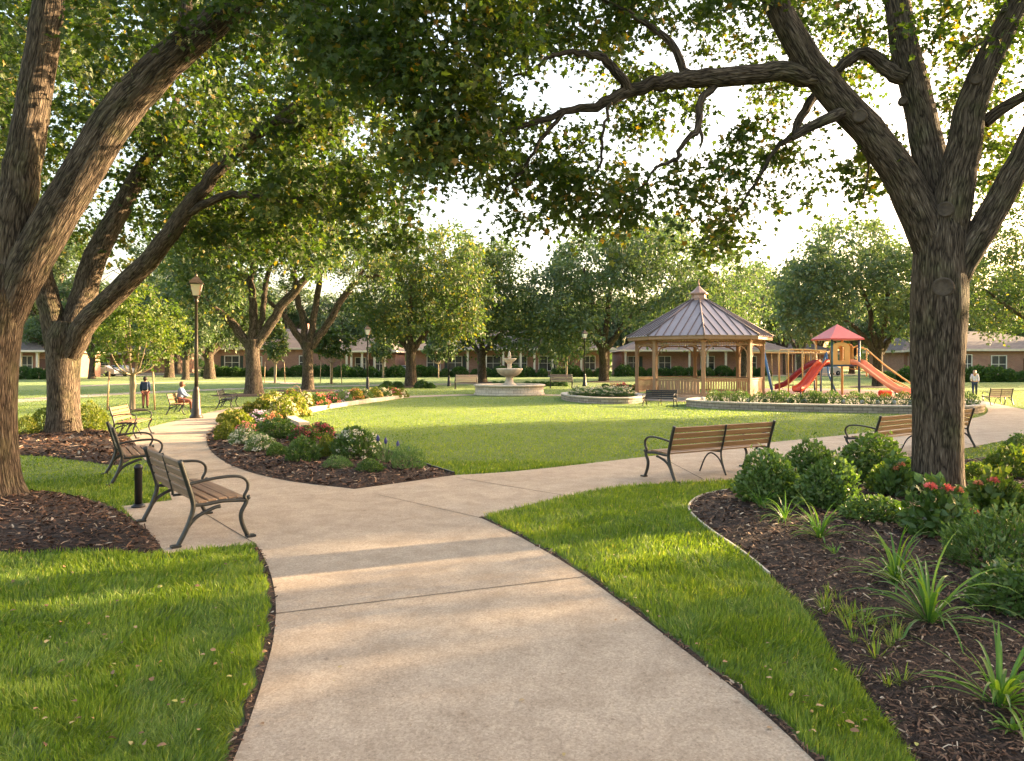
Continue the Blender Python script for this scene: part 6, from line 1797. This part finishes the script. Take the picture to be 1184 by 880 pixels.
for i, (px, top) in enumerate(((437, 503), (446, 506), (460, 510), (472, 516))):
    dx = (px - 447) / FPX * d; h = EYE + (HOR - top) / FPX * d - .09
    m = MB(); m.tube([(dx * .5, 0, 0), (dx, 0, h - .1)], .006, 5); s = m.build('stem', M['leaf_grey'], rt)
    m = MB(); m.lathe([(0, h - .12), (.025, h - .1), (.032, h - .05), (.012, h), (0, h + .01)], 8, (dx, 0, 0)); m.build('flower_head', M['petal_blue'], s)
x, d = gp(342, 470)
rt = empty('willow_basket', (x, d, .1), .4, 'small wicker hoop rising above the golden flowers', 'basket')
m = MB(); m.tube([(.22 * math.cos(a), 0, .42 + .38 * math.sin(a)) for a in [math.pi * i / 12 for i in range(13)]], .02, 6); m.build('hoop', M['stake'], rt)
m = MB(); m.lathe([(.16, 0), (.24, .2), (.26, .42), (.22, .42), (.2, .2), (.12, .02)], 16); m.build('basket_body', M['stake'], rt)

# ================================================================== RIGHT BED
RB = dict(box=shrub_mesh('dome_shrub', 301, .5, .48, .72, 2600, .078, M['leaf_box'], OVAL, .16, inner=.55, tb=.55), box2=shrub_mesh('dome_shrub', 302, .5, .48, .7, 2300, .085, M['leaf_box'], OVAL, .18, inner=.55, tb=.55),
          low=shrub_mesh('low_shrub', 303, .5, .45, .42, 1300, .085, M['leaf_box'], OVAL, .15, tb=.6), fine=shrub_mesh('fine_shrub', 304, .5, .48, .62, 3000, .085, M['leaf_box'], NARROW, .2, inner=.4, up=.6),
          broad=shrub_mesh('broad_shrub', 305, .5, .45, .7, 1500, .1, M['leaf_box'], OVAL, .1, inner=.5), goldy=shrub_mesh('gold_shrub', 306, .5, .45, .6, 1500, .085, M['leaf_young'], OVAL, .1))
for k, px, py, w, sz, lb in (
    ('box', 888, 588, 76, 1.0, 'large rounded green shrub at the left end of the right bed'),
    ('box2', 938, 566, 66, .95, 'rounded green shrub behind the two front ones in the right bed'),
    ('box2', 957, 597, 72, 1.02, 'rounded green shrub in front, between the bench and the low shrub'),
    ('box', 1008, 563, 84, .8, 'broad dark shrub behind the centre of the bed, left of the trunk'),
    ('low', 1012, 613, 70, .85, 'low spreading green shrub left of the pink flowering plant'),
    ('goldy', 1030, 580, 54, 1.0, 'loose yellow green plant close to the left of the big trunk'),
    ('low', 1055, 572, 30, 1.0, 'little green plant against the left foot of the big trunk'),
    ('goldy', 1128, 570, 36, 1.1, 'yellow green plant just right of the big trunk'),
    ('broad', 1132, 605, 50, .9, 'leafy plant between the trunk and the pink flowers on the right'),
    ('fine', 1158, 672, 116, .85, 'big green fine leaved shrub at the right edge'),
    ('broad', 1170, 722, 96, .72, 'broad leaved green shrub at the right edge before the fine leaved one'),
    ('goldy', 1168, 560, 56, 1.0, 'yellow green shrub far right behind the pink flowers'),
    ('goldy', 1184, 612, 70, .8, 'yellow tinged plant cut by the right edge'),
    ('box', 1178, 540, 40, 1.0, 'small shrub at the back right corner of the bed')):
    place_shrub(RB[k], px, py, lb, w, 1.0, zf=zf_right, name='garden_shrub', sz=sz)
# pink flowering plant
x, d = gp(1085, 632); z = z_of(zf_right, x, d)
rt = empty('flowering_shrub', (x, d, z), 0, 'broad leaved shrub with two coral pink flower heads before the big trunk', 'plant')
m_ = shrub_mesh('foliage', 320, .34, .3, .52, 480, .115, M['leaf_box'], OVAL, .1, inner=.6, tb=.5); link('foliage', m_, None, rt)
hd = MB()
def petal_ball(name, seed, r, mat):
    rg_ = np.random.RandomState(seed); n = 90; v = unit(rg_.normal(size=(n, 3))); v[:, 2] = np.abs(v[:, 2]) * .8 - .15
    V, C, I, T = leaf_arrays(v * r * .6, v + rg_.normal(size=v.shape) * .5, v[:, [1, 2, 0]], np.full(n, r * .6), rg_.rand(n), OVAL)
    return np_mesh(name, V, C, I, mat, {'tint': T})
pb = petal_ball('flower_head', 5, .062, M['petal_coral']); pb2 = petal_ball('flower_head', 6, .05, M['petal_orange'])
def heads(rt, x, d, zb, lst, me):
    for px, py in lst:
        q = p3(px, py, d - .1) - Vector((x, d, zb))
        h = link('flower_head', me, None, rt, tuple(q))
        m = MB(); m.tube([(0, 0, -.01), (-q.x * .2, .02, -.14), (-q.x * .4, .05, -.3)], [.005, .005, .006], 5); m.build('stem', M['strap'], h)
heads(rt, x, d, z, [(1076, 563), (1094, 565)], pb); heads(rt, x, d, z, [(1108, 567), (1126, 592)], pb2)
x, d = gp(1148, 610); z = z_of(zf_right, x, d)
rt = empty('flowering_shrub', (x, d, z), 0, 'leafy plant with a single red flower head right of the big trunk', 'plant')
link('foliage', shrub_mesh('foliage', 321, .3, .3, .5, 420, .11, M['leaf_young'], OVAL, .1, inner=.6), None, rt); heads(rt, x, d, z, [(1149, 556)], pb); heads(rt, x, d, z, [(1131, 559), (1172, 577)], pb2)
x, d = gp(1035, 585); z = z_of(zf_right, x, d)
rt = empty('flowering_shrub', (x, d, z), 0, 'small plant with two orange flower heads left of the big trunk', 'plant')
link('foliage', shrub_mesh('foliage', 322, .22, .2, .45, 260, .1, M['leaf_box'], OVAL, .1), None, rt); heads(rt, x, d, z, [(1042, 537), (1036, 542)], pb2)
# strap leaved clumps
for i, (px, py, n, L, w, lb) in enumerate((
    (908, 614, 26, .34, .014, 'small arching grass clump, second from the left in the right bed'),
    (880, 598, 24, .36, .013, 'small arching grass clump, leftmost in the right bed'),
    (948, 634, 30, .42, .016, 'sunlit arching grass clump below the front round shrub'),
    (966, 655, 12, .14, .01, 'tiny grass sprout between two arching clumps'),
    (1036, 688, 30, .5, .02, 'arching clump with light yellow green blades at the centre of the bed'),
    (1075, 738, 34, .55, .022, 'glossy dark green arching clump below the lighter clump'),
    (1156, 838, 30, .42, .024, 'large strap leaved clump nearest the viewer at the bottom right'),
    (1150, 556, 20, .5, .02, 'upright strap leaved clump behind the red flower'),
    (1172, 868, 12, .12, .02, 'little leafy sprout at the bottom right corner'))):
    x, d = gp(px, py); n = int(n * 1.6); L *= 1.22; w *= 1.05
    link_o = link('strap_plant', strap_mesh('strap_plant', 400 + i, n, L, w, M['strap']), None, None, (x, d, z_of(zf_right, x, d) - .01)); tag(link_o, lb, 'plant')
# stray grass in the mulch
rg = np.random.RandomState(15)
wd = strap_mesh('grass_tuft', 450, 16, .13, .007, M['blade'], stiff=1.2)
tufts = []
for i in range(26):
    px = rg.uniform(950, 1050); py = 712 + (px - 950) * .75 + rg.normal(0, 22)
    tufts.append((px, py))
for px, py in tufts:
    x, d = gp(px, py)
    if not in_poly(np.array([x]), np.array([d]), bed_right)[0]: continue
    tag(link('grass_tuft', wd, None, None, (x, d, z_of(zf_right, x, d) - .01), px, rg.uniform(.7, 1.3)), 'stray grass tuft spreading from the turf into the right mulch', 'plant', 'stray grass tufts in the mulch')

# ================================================================== FALLEN LEAVES
def fleaf(seed):
    rg_ = np.random.RandomState(seed); m = MB(); n = 6; vs = []; fs = []
    for i in range(n + 1):
        t = i / n; w = .32 * math.sin(math.pi * min(1, t * 1.02)) ** .8 * (1 + .1 * rg_.normal()); z = .12 * math.sin(t * 2.2) + .05 * rg_.rand()
        vs += [(t - .5, -w, z + .16 * w), (t - .5, 0, z), (t - .5, w, z + .22 * w)]
    for i in range(n):
        for q in (0, 1): fs.append((i * 3 + q, i * 3 + q + 1, i * 3 + q + 4, i * 3 + q + 3))
    m.add(vs, fs, True); return m.mesh('fallen_leaf', M['fallen_leaf'])
FLM = [fleaf(i) for i in range(4)]
rg = np.random.RandomState(33); cnt = 0
while cnt < 70:
    px, py = rg.uniform(0, 310), rg.uniform(650, 880); x, d = gp(px, py)
    if in_poly(np.array([x]), np.array([d]), walk_poly)[0]: continue
    s = rg.uniform(.02, .05); o = link('fallen_leaf', FLM[cnt % 4], None, None, (x, d, rg.uniform(.05, .075)), rg.uniform(0, 6), s); o.rotation_euler[0] = rg.normal(0, .4)
    tag(o, 'small dry tan leaf lying in the near left turf', 'leaf', 'dry leaves in the near left turf'); cnt += 1
cnt = 0
while cnt < 34:
    f = rg.rand() ** .6; px, py = 600 + 420 * f + rg.normal(0, 50), 620 + 250 * f + rg.normal(0, 10); x, d = gp(px, py)
    if in_poly(np.array([x]), np.array([d]), walk_poly)[0] or in_poly(np.array([x]), np.array([d]), bed_right)[0]: continue
    s = rg.uniform(.02, .05); o = link('fallen_leaf', FLM[cnt % 4], None, None, (x, d, rg.uniform(.05, .075)), rg.uniform(0, 6), s); o.rotation_euler[0] = rg.normal(0, .4)
    tag(o, 'small dry tan leaf lying in the right turf strip', 'leaf', 'dry leaves in the right turf strip'); cnt += 1
for i, (px, py, s, lb) in enumerate(((603, 813, .035, 'curled tan leaf lying alone on the walk near the bottom centre'), (712, 719, .028, 'small brown leaf on the walk near its right edge'), (821, 783, .03, 'brown leaf by the walk edge at the lower right'), (890, 845, .035, 'green leaf on the walk at the lower right corner'),
    (350, 700, .022, 'small green leaf lying on the left end of the walk joint'), (303, 840, .035, 'greenish leaf on the walk at the lower left'), (393, 774, .03, 'tan leaf near the left edge of the walk'), (652, 876, .028, 'dark leaf fragment at the bottom edge of the walk'), (585, 622, .02, 'tiny dark leaf on the walk near the turf tip'), (357, 648, .018, 'tiny dark leaf on the walk below the nearest bench'))):
    x, d = gp(px, py); o = link('fallen_leaf', FLM[i % 4], None, None, (x, d, .014), i * 1.1, s); tag(o, lb, 'leaf')
for i in range(12):
    px, py = rg.uniform(960, 1170), rg.uniform(700, 878); x, d = gp(px, py)
    if not in_poly(np.array([x]), np.array([d]), bed_right)[0]: continue
    o = link('fallen_leaf', FLM[i % 4], None, None, (x, d, z_of(zf_right, x, d) + .02), i * 1.1, rg.uniform(.025, .05)); tag(o, 'dry yellow brown leaf lying on the right mulch', 'leaf', 'dry leaves on the right mulch')


rg = np.random.RandomState(61); cnt = 0
while cnt < 26:
    px, py = rg.uniform(280, 900), 600 + 270 * rg.rand() ** .8; x, d = gp(px, py)
    if not in_poly(np.array([x]), np.array([d]), walk_poly)[0]: continue
    o = link('fallen_leaf', FLM[cnt % 4], None, None, (x, d, .012), rg.uniform(0, 6), rg.uniform(.007, .016)); cnt += 1
    tag(o, 'tiny brown scrap of dry leaf lying on the walk', 'leaf', 'tiny leaf scraps on the walk')
